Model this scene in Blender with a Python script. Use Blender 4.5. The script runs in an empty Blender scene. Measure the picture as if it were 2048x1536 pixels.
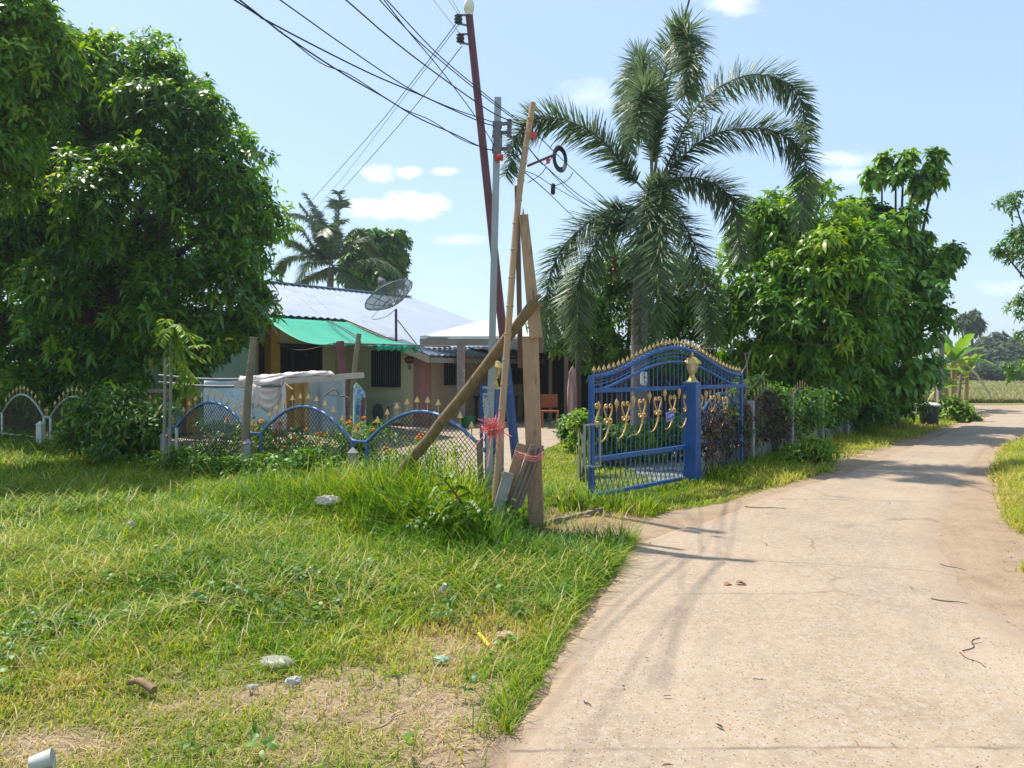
import bpy, math, random
import numpy as np
from mathutils import Vector, Matrix
rng = np.random.default_rng(11); random.seed(11)
S = bpy.context.scene
R = math.radians
PI = math.pi
# ------------------------------------------------------------------ camera
F, HOR, CH = 1547.0, 738.0, 1.55          # focal length in pixels of the 2048 px photograph, horizon row, eye height
cd = bpy.data.cameras.new('camera'); cam = bpy.data.objects.new('camera', cd); S.collection.objects.link(cam)
cam.location = (0, 0, CH); cam.rotation_euler = (R(90), 0, 0)
cd.sensor_width = 36; cd.lens = F / 2048 * 36; cd.shift_y = -(768 - HOR) / 2048
cd.clip_start = 0.05; cd.clip_end = 2000
S.camera = cam
# ------------------------------------------------------------------ light
SUN = Vector((-0.78, 0.62, 0)).normalized(); SEL = R(62)
sdir = Vector((SUN.x * math.cos(SEL), SUN.y * math.cos(SEL), math.sin(SEL)))
ld = bpy.data.lights.new('sun', 'SUN'); ld.energy = 3.7; ld.angle = R(0.8); ld.color = (1.0, 0.94, 0.84)
lo = bpy.data.objects.new('sun', ld); S.collection.objects.link(lo)
lo.rotation_euler = sdir.to_track_quat('Z', 'Y').to_euler()
S.view_settings.view_transform = 'Standard'; S.view_settings.look = 'None'
S.view_settings.gamma = 1.0; S.view_settings.exposure = 0.92
S.cycles.max_bounces = 8; S.cycles.transparent_max_bounces = 8; S.cycles.transmission_bounces = 6
S.cycles.use_denoising = True
W = bpy.data.worlds.new('World'); S.world = W; W.use_nodes = True
nt = W.node_tree; nt.nodes.clear()
def N(t, typ, **kw):
    n = t.nodes.new(typ)
    for k, v in kw.items(): setattr(n, k, v)
    return n
def mth(t, op, a, b=None, clamp=False):
    n = N(t, 'ShaderNodeMath', operation=op, use_clamp=clamp)
    for i, x in enumerate((a, b)):
        if x is None: continue
        if isinstance(x, (int, float)): n.inputs[i].default_value = x
        else: t.links.new(x, n.inputs[i])
    return n.outputs[0]
sky = N(nt, 'ShaderNodeTexSky', sky_type='NISHITA', sun_disc=False)
sky.sun_elevation = SEL; sky.sun_rotation = math.atan2(SUN.x, SUN.y)
sky.altitude = 100; sky.air_density = 1.0; sky.dust_density = 1.2; sky.ozone_density = 1.5
tc = N(nt, 'ShaderNodeTexCoord')
sx = N(nt, 'ShaderNodeSeparateXYZ'); nt.links.new(tc.outputs['Generated'], sx.inputs[0])
yy = mth(nt, 'MAXIMUM', sx.outputs[1], 0.05)
cu = mth(nt, 'DIVIDE', sx.outputs[0], yy); cw = mth(nt, 'DIVIDE', sx.outputs[2], yy)
cn = N(nt, 'ShaderNodeTexNoise'); cn.inputs['Scale'].default_value = 20; cn.inputs['Detail'].default_value = 7; cn.inputs['Roughness'].default_value = .6
cmb = N(nt, 'ShaderNodeCombineXYZ'); nt.links.new(cu, cmb.inputs[0]); nt.links.new(mth(nt, 'MULTIPLY', cw, 1.5), cmb.inputs[1]); nt.links.new(cmb.outputs[0], cn.inputs['Vector'])
nz = mth(nt, 'MULTIPLY', mth(nt, 'SUBTRACT', cn.outputs[0], 0.5), 3.6)
acc = None
# cumulus puffs low over the roofs and thin veils higher up: azimuth slope, elevation slope, half sizes, density
for (px, py, rx, ry, dn) in ((760, 420, 80, 26, 1.0), (840, 414, 75, 28, 1.0), (800, 402, 50, 24, 1.0), (748, 345, 42, 20, .9), (818, 343, 32, 15, .9), (888, 343, 34, 10, .6),
                             (1690, 318, 75, 20, .45), (1680, 355, 80, 22, .4), (1180, 190, 80, 34, .3), (1470, 5, 75, 26, .55), (915, 480, 60, 14, .4), (2010, 576, 60, 20, .3)):
    a = mth(nt, 'DIVIDE', mth(nt, 'SUBTRACT', cu, (px - 1024) / F), rx / F)
    b = mth(nt, 'DIVIDE', mth(nt, 'SUBTRACT', cw, (HOR - py) / F), ry / F)
    d = mth(nt, 'SUBTRACT', 1.0, mth(nt, 'SQRT', mth(nt, 'ADD', mth(nt, 'MULTIPLY', a, a), mth(nt, 'MULTIPLY', b, b))))
    d = mth(nt, 'ADD', mth(nt, 'MULTIPLY', d, 1.5), nz)
    d = mth(nt, 'MULTIPLY', mth(nt, 'MULTIPLY', d, .85, True), dn)
    acc = d if acc is None else mth(nt, 'MAXIMUM', acc, d)
acc = mth(nt, 'MULTIPLY', acc, mth(nt, 'GREATER_THAN', sx.outputs[1], 0.1))
bg = N(nt, 'ShaderNodeBackground'); bg.inputs[1].default_value = 0.15
pale = N(nt, 'ShaderNodeMix', data_type='RGBA'); pale.inputs[0].default_value = .68; nt.links.new(sky.outputs[0], pale.inputs[6]); pale.inputs[7].default_value = (1.85, 2.52, 3.38, 1)      # bright humid air evens the sky out
mixc = N(nt, 'ShaderNodeMix', data_type='RGBA'); nt.links.new(acc, mixc.inputs[0]); nt.links.new(pale.outputs[2], mixc.inputs[6]); mixc.inputs[7].default_value = (5.2, 5.2, 5.0, 1)
nt.links.new(mixc.outputs[2], bg.inputs[0])
wo = N(nt, 'ShaderNodeOutputWorld'); nt.links.new(bg.outputs[0], wo.inputs[0])

# ------------------------------------------------------------------ helpers
def at(px, py, Y): return Vector(((px - 1024) / F * Y, Y, CH - (py - HOR) / F * Y))
def gnd(px, py, z=0.0):
    Y = (CH - z) * F / (py - HOR); return Vector(((px - 1024) / F * Y, Y, z))
def _hash(ix, iy, s):
    h = (ix.astype(np.int64) * 374761393 + iy.astype(np.int64) * 668265263 + s * 974634777) & 0x7fffffff
    h = ((h ^ (h >> 13)) * 1274126177) & 0x7fffffff
    return ((h ^ (h >> 16)) & 0xffff) / 65535.0
def vn1(x, y, s):
    ix = np.floor(x); iy = np.floor(y); fx = x - ix; fy = y - iy
    fx = fx * fx * (3 - 2 * fx); fy = fy * fy * (3 - 2 * fy)
    a = _hash(ix, iy, s); b = _hash(ix + 1, iy, s); c = _hash(ix, iy + 1, s); d = _hash(ix + 1, iy + 1, s)
    return (a * (1 - fx) + b * fx) * (1 - fy) + (c * (1 - fx) + d * fx) * fy
def vn(x, y, sc, s=0):
    x = np.asarray(x, float) * sc; y = np.asarray(y, float) * sc
    return (vn1(x, y, s) + .5 * vn1(x * 2.1, y * 2.1, s + 1) + .25 * vn1(x * 4.3, y * 4.3, s + 2)) / 1.75
def cr(pts, n=8):
    P = [Vector(p) for p in pts]
    if len(P) < 3: return [P[0].lerp(P[-1], i / n) for i in range(n + 1)]
    P = [P[0] * 2 - P[1]] + P + [P[-1] * 2 - P[-2]]; out = []
    for i in range(1, len(P) - 2):
        p0, p1, p2, p3 = P[i - 1:i + 3]
        for k in range(n):
            t = k / n
            out.append(.5 * ((2 * p1) + (p2 - p0) * t + (2 * p0 - 5 * p1 + 4 * p2 - p3) * t * t + (3 * p1 - p0 - 3 * p2 + p3) * t ** 3))
    out.append(P[-2]); return out
WM = {}
def tag(o, label=None, cat=None, group=None, kind=None):
    if label: o['label'] = label
    if cat: o['category'] = cat
    if group: o['group'] = group
    if kind: o['kind'] = kind
    return o
def thing(name, loc, label, cat, group=None):
    o = bpy.data.objects.new(name, None); S.collection.objects.link(o); o.location = loc; o.empty_display_size = .1
    WM[o] = Matrix.Translation(Vector(loc)); return tag(o, label, cat, group)
def link(o, parent=None):
    S.collection.objects.link(o); WM[o] = Matrix.Identity(4)
    if parent is not None:
        o.parent = parent; o.matrix_parent_inverse = WM[parent].inverted()
    return o
def copy_tree(o, parent=None):
    c = o.copy(); S.collection.objects.link(c); WM[c] = WM[o]
    if parent is not None: c.parent = parent
    for ch in list(o.children): copy_tree(ch, c)
    return c
class MB:
    def __init__(s): s.v = []; s.f = []; s.sm = []
    def add(s, vs, fs, smooth=False):
        k = len(s.v); s.v += [tuple(v) for v in vs]; s.f += [tuple(i + k for i in f) for f in fs]; s.sm += [smooth] * len(fs); return s
    def box(s, c, size, ax=None):
        c = Vector(c); X, Y, Z = ax or (Vector((1, 0, 0)), Vector((0, 1, 0)), Vector((0, 0, 1)))
        X, Y, Z = X * size[0] / 2, Y * size[1] / 2, Z * size[2] / 2
        vs = [c + X * i + Y * j + Z * k for k in (-1, 1) for j in (-1, 1) for i in (-1, 1)]
        return s.add(vs, [(0, 2, 3, 1), (4, 5, 7, 6), (0, 1, 5, 4), (2, 6, 7, 3), (0, 4, 6, 2), (1, 3, 7, 5)])
    def beam(s, a, b, w, h, up=(0, 0, 1), w2=None, h2=None):
        a, b = Vector(a), Vector(b); d = (b - a).normalized(); sd = d.cross(Vector(up))
        if sd.length < 1e-4: sd = Vector((1, 0, 0))
        sd.normalize(); u = sd.cross(d).normalized(); vs = []
        for p, ww, hh in ((a, w, h), (b, w2 or w, h2 or h)):
            vs += [p - sd * ww / 2 - u * hh / 2, p + sd * ww / 2 - u * hh / 2, p + sd * ww / 2 + u * hh / 2, p - sd * ww / 2 + u * hh / 2]
        return s.add(vs, [(0, 1, 2, 3), (7, 6, 5, 4), (0, 4, 5, 1), (1, 5, 6, 2), (2, 6, 7, 3), (3, 7, 4, 0)])
    def tube(s, pts, r, n=8, cap=True, smooth=True):
        P = [Vector(p) for p in pts]; m = len(P); rr = r if isinstance(r, (list, tuple)) else [r] * m
        if len(rr) != m: rr = [rr[0] + (rr[-1] - rr[0]) * i / (m - 1) for i in range(m)]
        d0 = (P[1] - P[0]).normalized(); u = d0.orthogonal().normalized(); vs = []; fs = []
        for i in range(m):
            d = (P[min(i + 1, m - 1)] - P[max(i - 1, 0)])
            d = d.normalized() if d.length > 1e-9 else d0
            u = (u - d * u.dot(d)); u = u.normalized() if u.length > 1e-6 else d.orthogonal().normalized(); w = d.cross(u)
            for k in range(n):
                a = 2 * PI * k / n; vs.append(P[i] + (u * math.cos(a) + w * math.sin(a)) * rr[i])
        for i in range(m - 1):
            for k in range(n):
                q = (k + 1) % n; fs.append((i * n + k, i * n + q, (i + 1) * n + q, (i + 1) * n + k))
        s.add(vs, fs, smooth)
        if cap: s.add(vs[:n], [tuple(range(n - 1, -1, -1))]); s.add(vs[-n:], [tuple(range(n))])
        return s
    def lathe(s, c, prof, n=12, smooth=True, axis=None, cap=True):
        c = Vector(c); Z = Vector(axis or (0, 0, 1)).normalized(); X = Z.orthogonal().normalized() if axis else Vector((1, 0, 0)); Y = Z.cross(X)
        vs = [c + X * r * math.cos(2 * PI * k / n) + Y * r * math.sin(2 * PI * k / n) + Z * z for r, z in prof for k in range(n)]
        fs = [(i * n + k, i * n + (k + 1) % n, (i + 1) * n + (k + 1) % n, (i + 1) * n + k) for i in range(len(prof) - 1) for k in range(n)]
        s.add(vs, fs, smooth)
        if cap: s.add(vs[:n], [tuple(range(n - 1, -1, -1))]); s.add(vs[-n:], [tuple(range(n))])
        return s
    def prism(s, poly, vec):
        P = [Vector(p) for p in poly]; v = Vector(vec); n = len(P)
        fs = [tuple(range(n)), tuple(range(2 * n - 1, n - 1, -1))] + [(i, n + i, n + (i + 1) % n, (i + 1) % n) for i in range(n)]
        return s.add(P + [p + v for p in P], fs)
    def grid(s, G, smooth=True):
        m = len(G); n = len(G[0])
        return s.add([p for row in G for p in row], [(i * n + j, i * n + j + 1, (i + 1) * n + j + 1, (i + 1) * n + j) for i in range(m - 1) for j in range(n - 1)], smooth)
    def build(s, name, mat, parent=None, solid=0, bevel=0):
        me = bpy.data.meshes.new(name); me.from_pydata(s.v, [], s.f); me.polygons.foreach_set('use_smooth', s.sm)
        me.materials.append(mat); me.update(); o = link(bpy.data.objects.new(name, me), parent)
        if bevel:
            m = o.modifiers.new('b', 'BEVEL'); m.width = bevel; m.segments = 2; m.limit_method = 'ANGLE'
        if solid:
            m = o.modifiers.new('s', 'SOLIDIFY'); m.thickness = solid; m.offset = 0
        return o
def np_mesh(name, V, faces, mat, parent=None, attrs=None, smooth=False):
    """V (n,3); faces: list of int arrays, each (k, corners)"""
    me = bpy.data.meshes.new(name); me.vertices.add(len(V)); me.vertices.foreach_set('co', np.ascontiguousarray(V, np.float32).ravel())
    idx = np.concatenate([f.ravel() for f in faces]).astype(np.int32)
    tot = np.concatenate([np.full(len(f), f.shape[1]) for f in faces]); st = np.concatenate([[0], np.cumsum(tot)[:-1]]).astype(np.int32)
    me.loops.add(len(idx)); me.loops.foreach_set('vertex_index', idx); me.polygons.add(len(st)); me.polygons.foreach_set('loop_start', st)
    if smooth: me.polygons.foreach_set('use_smooth', np.ones(len(st), bool))
    me.materials.append(mat); me.update(calc_edges=True)
    for k, a in (attrs or {}).items():
        at_ = me.attributes.new(k, 'FLOAT', 'POINT'); at_.data.foreach_set('value', np.ascontiguousarray(a, np.float32))
    return link(bpy.data.objects.new(name, me), parent)
# ------------------------------------------------------------------ materials
def ramp(t, stops, src):
    n = N(t, 'ShaderNodeValToRGB'); e = n.color_ramp.elements
    while len(e) < len(stops): e.new(.5)
    for i, (p, c) in enumerate(stops): e[i].position = p; e[i].color = (*c, 1) if len(c) == 3 else c
    t.links.new(src, n.inputs[0]); return n.outputs[0]
def newmat(name):
    m = bpy.data.materials.new(name); m.use_nodes = True; t = m.node_tree; b = t.nodes['Principled BSDF']; return m, t, b
def noise(t, sc, detail=5, rough=.6, stretch=None, co='Object', dist=0):
    c = N(t, 'ShaderNodeTexCoord'); n = N(t, 'ShaderNodeTexNoise'); n.inputs['Scale'].default_value = sc; n.inputs['Detail'].default_value = detail; n.inputs['Roughness'].default_value = rough
    n.inputs['Distortion'].default_value = dist
    if stretch:
        mp = N(t, 'ShaderNodeMapping'); mp.inputs['Scale'].default_value = stretch; t.links.new(c.outputs[co], mp.inputs[0]); t.links.new(mp.outputs[0], n.inputs['Vector'])
    else: t.links.new(c.outputs[co], n.inputs['Vector'])
    return n.outputs[0]
def mixc_(t, f, a, b, bt='MIX'):
    n = N(t, 'ShaderNodeMix', data_type='RGBA', blend_type=bt)
    for i, x in ((0, f), (6, a), (7, b)):
        if isinstance(x, (int, float)): n.inputs[i].default_value = x
        elif isinstance(x, tuple): n.inputs[i].default_value = (*x, 1)
        else: t.links.new(x, n.inputs[i])
    return n.outputs[2]
def bump(t, b, h, st, dist=.02):
    n = N(t, 'ShaderNodeBump'); n.inputs['Strength'].default_value = st; n.inputs['Distance'].default_value = dist
    t.links.new(h, n.inputs['Height']); t.links.new(n.outputs[0], b.inputs['Normal'])
def mat(name, c1, c2=None, sc=4, rough=.6, metal=0, spec=.4, c3=None, sc3=3, th3=.6, stretch=None, bmp=.2, bsc=30, alpha=None):
    m, t, b = newmat(name)
    c2 = c2 or tuple(x * .75 for x in c1)
    col = ramp(t, [(.3, c1), (.7, c2)], noise(t, sc, stretch=stretch))
    if c3:
        f = ramp(t, [(th3, (0, 0, 0)), (min(th3 + .07, 1), (1, 1, 1))], noise(t, sc3, 6, .65, stretch))
        col = mixc_(t, f, col, c3)
    t.links.new(col, b.inputs['Base Color'])
    rr = ramp(t, [(.3, (rough - .1,) * 3), (.7, (min(rough + .15, 1),) * 3)], noise(t, sc * 2)); t.links.new(rr, b.inputs['Roughness'])
    b.inputs['Metallic'].default_value = metal; b.inputs['Specular IOR Level'].default_value = spec
    if bmp: bump(t, b, noise(t, bsc, 4, .6, stretch), bmp, .01)
    return m
def leafmat(name, stops, trans=.35, rough=.4, spec=.5, tsat=1.1, tval=1.5, wave=None):
    m, t, b = newmat(name); a = N(t, 'ShaderNodeAttribute', attribute_name='rnd')
    col = ramp(t, stops, a.outputs['Fac']); t.links.new(col, b.inputs['Base Color']); b.inputs['Roughness'].default_value = rough; b.inputs['Specular IOR Level'].default_value = spec
    tr = N(t, 'ShaderNodeBsdfTranslucent'); hs = N(t, 'ShaderNodeHueSaturation'); hs.inputs['Hue'].default_value = .485; hs.inputs['Saturation'].default_value = tsat; hs.inputs['Value'].default_value = tval
    t.links.new(col, hs.inputs['Color']); t.links.new(hs.outputs[0], tr.inputs[0])
    mx = N(t, 'ShaderNodeMixShader'); mx.inputs[0].default_value = trans; t.links.new(b.outputs[0], mx.inputs[1]); t.links.new(tr.outputs[0], mx.inputs[2])
    t.links.new(mx.outputs[0], t.nodes['Material Output'].inputs[0]); return m
M = {}
M['grass'] = leafmat('grass', [(0, (.05, .15, .008)), (.3, (.14, .28, .010)), (.55, (.30, .365, .018)), (.78, (.47, .41, .08)), (1, (.58, .46, .21))], .42, .5, .35, 1.05, 1.5)
M['fieldgrass'] = leafmat('field grass', [(0, (.13, .19, .05)), (.5, (.26, .27, .10)), (1, (.38, .33, .16))], .3, .7, .2, 1, 1.1)
M['straw'] = leafmat('straw', [(0, (.20, .14, .065)), (.5, (.40, .30, .14)), (1, (.55, .45, .25))], .15, .6, .2, 1, 1.1)
M['mango'] = leafmat('mango leaf', [(0, (.012, .050, .005)), (.4, (.042, .135, .007)), (.75, (.15, .295, .012)), (1, (.36, .40, .03))], .45, .34, .5, 1.1, 2.1)
M['mango2'] = leafmat('mango leaf light', [(0, (.024, .085, .006)), (.35, (.085, .225, .008)), (.7, (.20, .36, .012)), (1, (.38, .44, .02))], .42, .38, .5, 1.1, 1.7)
M['broad'] = leafmat('broad leaf', [(0, (.024, .09, .008)), (.4, (.08, .225, .010)), (.75, (.20, .36, .015)), (1, (.36, .44, .02))], .36, .4, .5, 1.1, 1.6)
M['palm'] = leafmat('palm leaflet', [(0, (.05, .105, .04)), (.6, (.115, .185, .075)), (.9, (.19, .25, .10)), (1, (.30, .28, .13))], .38, .45, .5, .95, 1.4)
M['bush'] = leafmat('bush leaf', [(0, (.024, .085, .010)), (.45, (.065, .18, .014)), (.8, (.15, .27, .02)), (1, (.26, .28, .05))], .36, .45, .4, 1.1, 1.6)
M['lime'] = leafmat('lime leaf', [(0, (.08, .20, .015)), (.6, (.20, .34, .025)), (1, (.36, .40, .05))], .45, .45, .4, 1.05, 1.5)
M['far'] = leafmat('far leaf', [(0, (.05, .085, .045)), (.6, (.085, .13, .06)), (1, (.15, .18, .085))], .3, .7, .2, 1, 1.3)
M['dryleaf'] = leafmat('dry vine', [(0, (.035, .022, .018)), (.6, (.085, .06, .045)), (1, (.22, .16, .09))], .2, .7, .2, 1, 1.2)
M['banana'] = leafmat('banana leaf', [(0, (.06, .17, .02)), (.6, (.14, .28, .03)), (1, (.34, .34, .05))], .45, .4, .5, 1.05, 1.5)
M['petal'] = leafmat('petal', [(0, (.85, .26, .008)), (.6, (.90, .40, .012)), (1, (.90, .62, .03))], .3, .6, .2, 1, 1.2)
M['bark'] = mat('bark', (.11, .085, .065), (.055, .042, .034), 6, .85, stretch=(1, 1, .25), bmp=.7, bsc=14)
M['palmbark'] = mat('palm bark', (.24, .21, .19), (.15, .125, .115), 5, .85, stretch=(1, 1, 5), bmp=.6, bsc=9)
M['frondstem'] = mat('frond stem', (.17, .20, .10), (.13, .12, .07), 6, .6)
M['plantstem'] = mat('plant stem', (.10, .15, .04), (.13, .11, .05), 8, .7, bmp=0)
M['blue'] = mat('blue paint', (.022, .10, .32), (.016, .07, .23), 5, .38, spec=.45, c3=(.12, .075, .06), sc3=6, th3=.59, bmp=.15)
M['bluepipe'] = mat('faded blue paint', (.06, .15, .33), (.04, .10, .24), 5, .38, spec=.5, c3=(.16, .11, .08), sc3=9, th3=.66, bmp=.12)
M['gold'] = mat('gold paint', (.72, .46, .15), (.52, .30, .09), 9, .42, .3, .5, c3=(.26, .10, .04), sc3=14, th3=.66, bmp=.2)
M['goldtip'] = mat('faded gold tip', (.56, .40, .16), (.42, .27, .11), 9, .5, .1, .4, c3=(.3, .14, .07), sc3=20, th3=.68, bmp=.1)
M['brass'] = mat('lantern brass', (.62, .46, .15), (.45, .31, .09), 12, .35, .45, .5, bmp=.15)
M['glass'] = mat('frosted glass', (.62, .56, .42), (.45, .38, .25), 20, .25, 0, .6, bmp=.1)
M['galv'] = mat('galvanised steel', (.36, .40, .40), (.27, .305, .31), 3, .45, .35, .5, c3=(.16, .13, .11), sc3=3, th3=.70, stretch=(1, 1, .3), bmp=.1)
M['wire'] = mat('black cable', (.022, .024, .03), (.03, .032, .04), 5, .6, bmp=0)
M['chain'] = mat('chain link wire', (.13, .10, .08), (.085, .065, .05), 9, .6, .4, bmp=0)
M['rust'] = mat('red oxide steel', (.17, .055, .065), (.115, .045, .055), 4, .55, 0, .4, c3=(.09, .05, .045), sc3=6, th3=.62, bmp=.15)
M['timber'] = mat('sawn timber', (.44, .29, .175), (.33, .21, .125), 7, .8, stretch=(5, 5, 1.1), c3=(.17, .115, .075), sc3=3.5, th3=.60, bmp=.5, bsc=16)
M['timber2'] = mat('grey weathered plank', (.27, .20, .15), (.15, .115, .09), 6, .85, stretch=(8, 8, .6), bmp=.7, bsc=10)
M['log'] = mat('bare log', (.26, .175, .09), (.15, .095, .05), 7, .8, stretch=(3, 3, 1.2), c3=(.085, .055, .035), sc3=5, th3=.62, bmp=.7, bsc=14)
M['bamboo'] = mat('bamboo', (.47, .315, .17), (.34, .215, .12), 4, .5, stretch=(2, 2, .4), c3=(.22, .14, .075), sc3=5, th3=.68, bmp=.15)
M['bambooold'] = mat('old bamboo', (.25, .20, .14), (.16, .125, .085), 5, .6, stretch=(2, 2, .5), bmp=.2)
M['conc'] = mat('old concrete', (.36, .34, .31), (.24, .225, .205), 3, .85, c3=(.12, .125, .11), sc3=2.2, th3=.6, bmp=.4)
M['mosswall'] = mat('mossy concrete', (.24, .25, .22), (.15, .16, .13), 2, .9, c3=(.07, .10, .05), sc3=2, th3=.52, bmp=.4)
M['cream'] = mat('cream render', (.78, .71, .47), (.70, .63, .42), 1.5, .8, c3=(.50, .45, .30), sc3=2, th3=.62, bmp=.15)
M['green_wall'] = mat('pale green render', (.34, .52, .42), (.28, .44, .35), 1.5, .8, bmp=.1)
M['pink'] = mat('pink render', (.58, .43, .29), (.52, .39, .27), 2, .8, bmp=.1)
M['orange'] = mat('ochre render', (.58, .33, .06), (.48, .27, .06), 2, .8, bmp=.1)
M['dark'] = mat('dark glass', (.014, .018, .022), (.02, .024, .03), 3, .15, spec=.5, bmp=0)
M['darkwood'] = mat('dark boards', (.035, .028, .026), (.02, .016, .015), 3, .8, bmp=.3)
M['frame'] = mat('dark frame', (.05, .05, .045), (.035, .035, .03), 5, .5, bmp=0)
M['roof'] = mat('blue grey roof sheet', (.32, .37, .45), (.275, .32, .395), 1.2, .62, 0, .25, c3=(.27, .29, .32), sc3=1.5, th3=.62, stretch=(.6, .6, 1), bmp=.05)
M['roof2'] = mat('pale roof sheet', (.50, .54, .50), (.44, .48, .45), 1.5, .5, .05, .5, bmp=.05)
M['fascia'] = mat('weathered fascia', (.34, .31, .27), (.25, .225, .20), 2, .7, stretch=(1, 1, 4), bmp=.1)
M['white'] = mat('white paint', (.72, .71, .66), (.60, .59, .54), 3, .55, c3=(.4, .37, .32), sc3=4, th3=.66, bmp=.1)
M['whitepl'] = mat('white plastic', (.58, .57, .53), (.44, .43, .39), 18, .5, c3=(.26, .22, .16), sc3=14, th3=.62, bmp=.3)
M['cloth_white'] = mat('pinkish white cloth', (.76, .66, .62), (.66, .56, .53), 4, .9, bmp=.3, bsc=60)
M['cloth_tan'] = mat('tan cloth', (.52, .33, .12), (.44, .27, .10), 4, .9, bmp=.3, bsc=60)
M['cloth_grey'] = mat('grey blue cloth', (.42, .49, .53), (.34, .41, .45), 4, .9, bmp=.3, bsc=60)
M['cloth_red'] = mat('red cloth', (.50, .14, .15), (.66, .56, .52), 3, .9, stretch=(9, 9, .3), bmp=.3, bsc=60)
M['cloth_denim'] = mat('denim', (.10, .14, .22), (.07, .09, .15), 9, .9, bmp=.3, bsc=60)
M['ribbon'] = mat('pink plastic ribbon', (.80, .16, .17), (.72, .24, .22), 20, .45, bmp=.1)
M['red'] = mat('red plastic', (.62, .05, .05), (.5, .05, .05), 8, .4, bmp=0)
M['orangepl'] = mat('orange plastic', (.30, .10, .04), (.24, .08, .03), 6, .45, bmp=0)
M['greenpl'] = mat('green plastic', (.03, .22, .10), (.025, .17, .08), 6, .45, bmp=0)
M['bluepl'] = mat('blue plastic', (.04, .26, .42), (.035, .2, .34), 6, .45, bmp=0)
M['yellow'] = mat('yellow plastic', (.85, .58, .03), (.75, .5, .03), 6, .45, bmp=0)
M['blackpl'] = mat('black rubber', (.035, .033, .033), (.05, .047, .045), 6, .75, c3=(.13, .115, .10), sc3=4, th3=.6, bmp=.3)
M['stone'] = mat('stone', (.50, .36, .25), (.38, .28, .2), 12, .9, bmp=.5, bsc=40)
M['plaque'] = mat('brown plaque', (.14, .045, .035), (.10, .035, .03), 6, .5, bmp=.1)
M['signblue'] = mat('enamel blue', (.10, .12, .46), (.08, .10, .40), 8, .35, bmp=0)
M['meter'] = mat('meter housing', (.82, .80, .70), (.74, .71, .60), 5, .55, bmp=.05)
M['grey'] = mat('grey fitting', (.17, .17, .18), (.12, .12, .13), 6, .5, bmp=.1)
def tarpmat():
    m, t, b = newmat('green shade net'); col = ramp(t, [(.3, (.045, .50, .335)), (.7, (.035, .43, .285))], noise(t, 2)); t.links.new(col, b.inputs['Base Color']); b.inputs['Roughness'].default_value = .6
    tr = N(t, 'ShaderNodeBsdfTranslucent'); t.links.new(col, tr.inputs[0]); mx = N(t, 'ShaderNodeMixShader'); mx.inputs[0].default_value = .35
    t.links.new(b.outputs[0], mx.inputs[1]); t.links.new(tr.outputs[0], mx.inputs[2]); t.links.new(mx.outputs[0], t.nodes['Material Output'].inputs[0]); return m
M['tarp'] = tarpmat()
def bedmat():
    m, t, b = newmat('printed bedspread'); c = N(t, 'ShaderNodeTexCoord'); mp = N(t, 'ShaderNodeMapping'); mp.inputs['Scale'].default_value = (1, .3, 1); t.links.new(c.outputs['Object'], mp.inputs[0])
    base = ramp(t, [(.35, (.68, .78, .87)), (.65, (.56, .69, .81))], noise(t, 2))
    v = N(t, 'ShaderNodeTexVoronoi'); v.inputs['Scale'].default_value = 4.2; t.links.new(mp.outputs[0], v.inputs['Vector'])
    pk = ramp(t, [(.20, (1, 1, 1)), (.24, (0, 0, 0))], v.outputs['Distance']); sel = N(t, 'ShaderNodeSeparateColor'); t.links.new(v.outputs['Color'], sel.inputs[0])
    pk = mth(t, 'MULTIPLY', pk, mth(t, 'GREATER_THAN', sel.outputs[0], .6)); col = mixc_(t, pk, base, (.62, .10, .14))
    nz_ = noise(t, 9, 3, .5, (1, .3, .45)); ln = ramp(t, [(.485, (0, 0, 0)), (.5, (1, 1, 1)), (.515, (0, 0, 0))], nz_)
    ln = mth(t, 'MULTIPLY', ln, ramp(t, [(.5, (0, 0, 0)), (.56, (1, 1, 1))], noise(t, 5))); col = mixc_(t, ln, col, (.05, .05, .06))
    t.links.new(col, b.inputs['Base Color']); b.inputs['Roughness'].default_value = .9; return m
M['bed'] = bedmat()
def towelmat():
    m, t, b = newmat('tie dyed towel'); col = ramp(t, [(.36, (.62, .65, .66)), (.46, (.06, .22, .45)), (.54, (.55, .62, .60)), (.6, (.10, .40, .38)), (.68, (.55, .52, .12)), (.75, (.6, .6, .58))], noise(t, 7, 3, .5))
    t.links.new(col, b.inputs['Base Color']); b.inputs['Roughness'].default_value = .9; return m
M['towel'] = towelmat()
def bagmat():
    m, t, b = newmat('clear plastic film'); b.inputs['Base Color'].default_value = (.52, .50, .43, 1); b.inputs['Roughness'].default_value = .3
    tr = N(t, 'ShaderNodeBsdfTransparent'); mx = N(t, 'ShaderNodeMixShader'); mx.inputs[0].default_value = .6; t.links.new(b.outputs[0], mx.inputs[1]); t.links.new(tr.outputs[0], mx.inputs[2]); t.links.new(mx.outputs[0], t.nodes['Material Output'].inputs[0])
    bump(t, b, noise(t, 40, 5), .6, .01); return m
M['film'] = bagmat()
def dishmat():
    m, t, b = newmat('dish mesh'); b.inputs['Base Color'].default_value = (.19, .20, .215, 1); b.inputs['Roughness'].default_value = .5; b.inputs['Metallic'].default_value = .3
    tr = N(t, 'ShaderNodeBsdfTransparent'); mx = N(t, 'ShaderNodeMixShader'); mx.inputs[0].default_value = .28; t.links.new(b.outputs[0], mx.inputs[1]); t.links.new(tr.outputs[0], mx.inputs[2]); t.links.new(mx.outputs[0], t.nodes['Material Output'].inputs[0]); return m
M['dish'] = dishmat()
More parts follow.
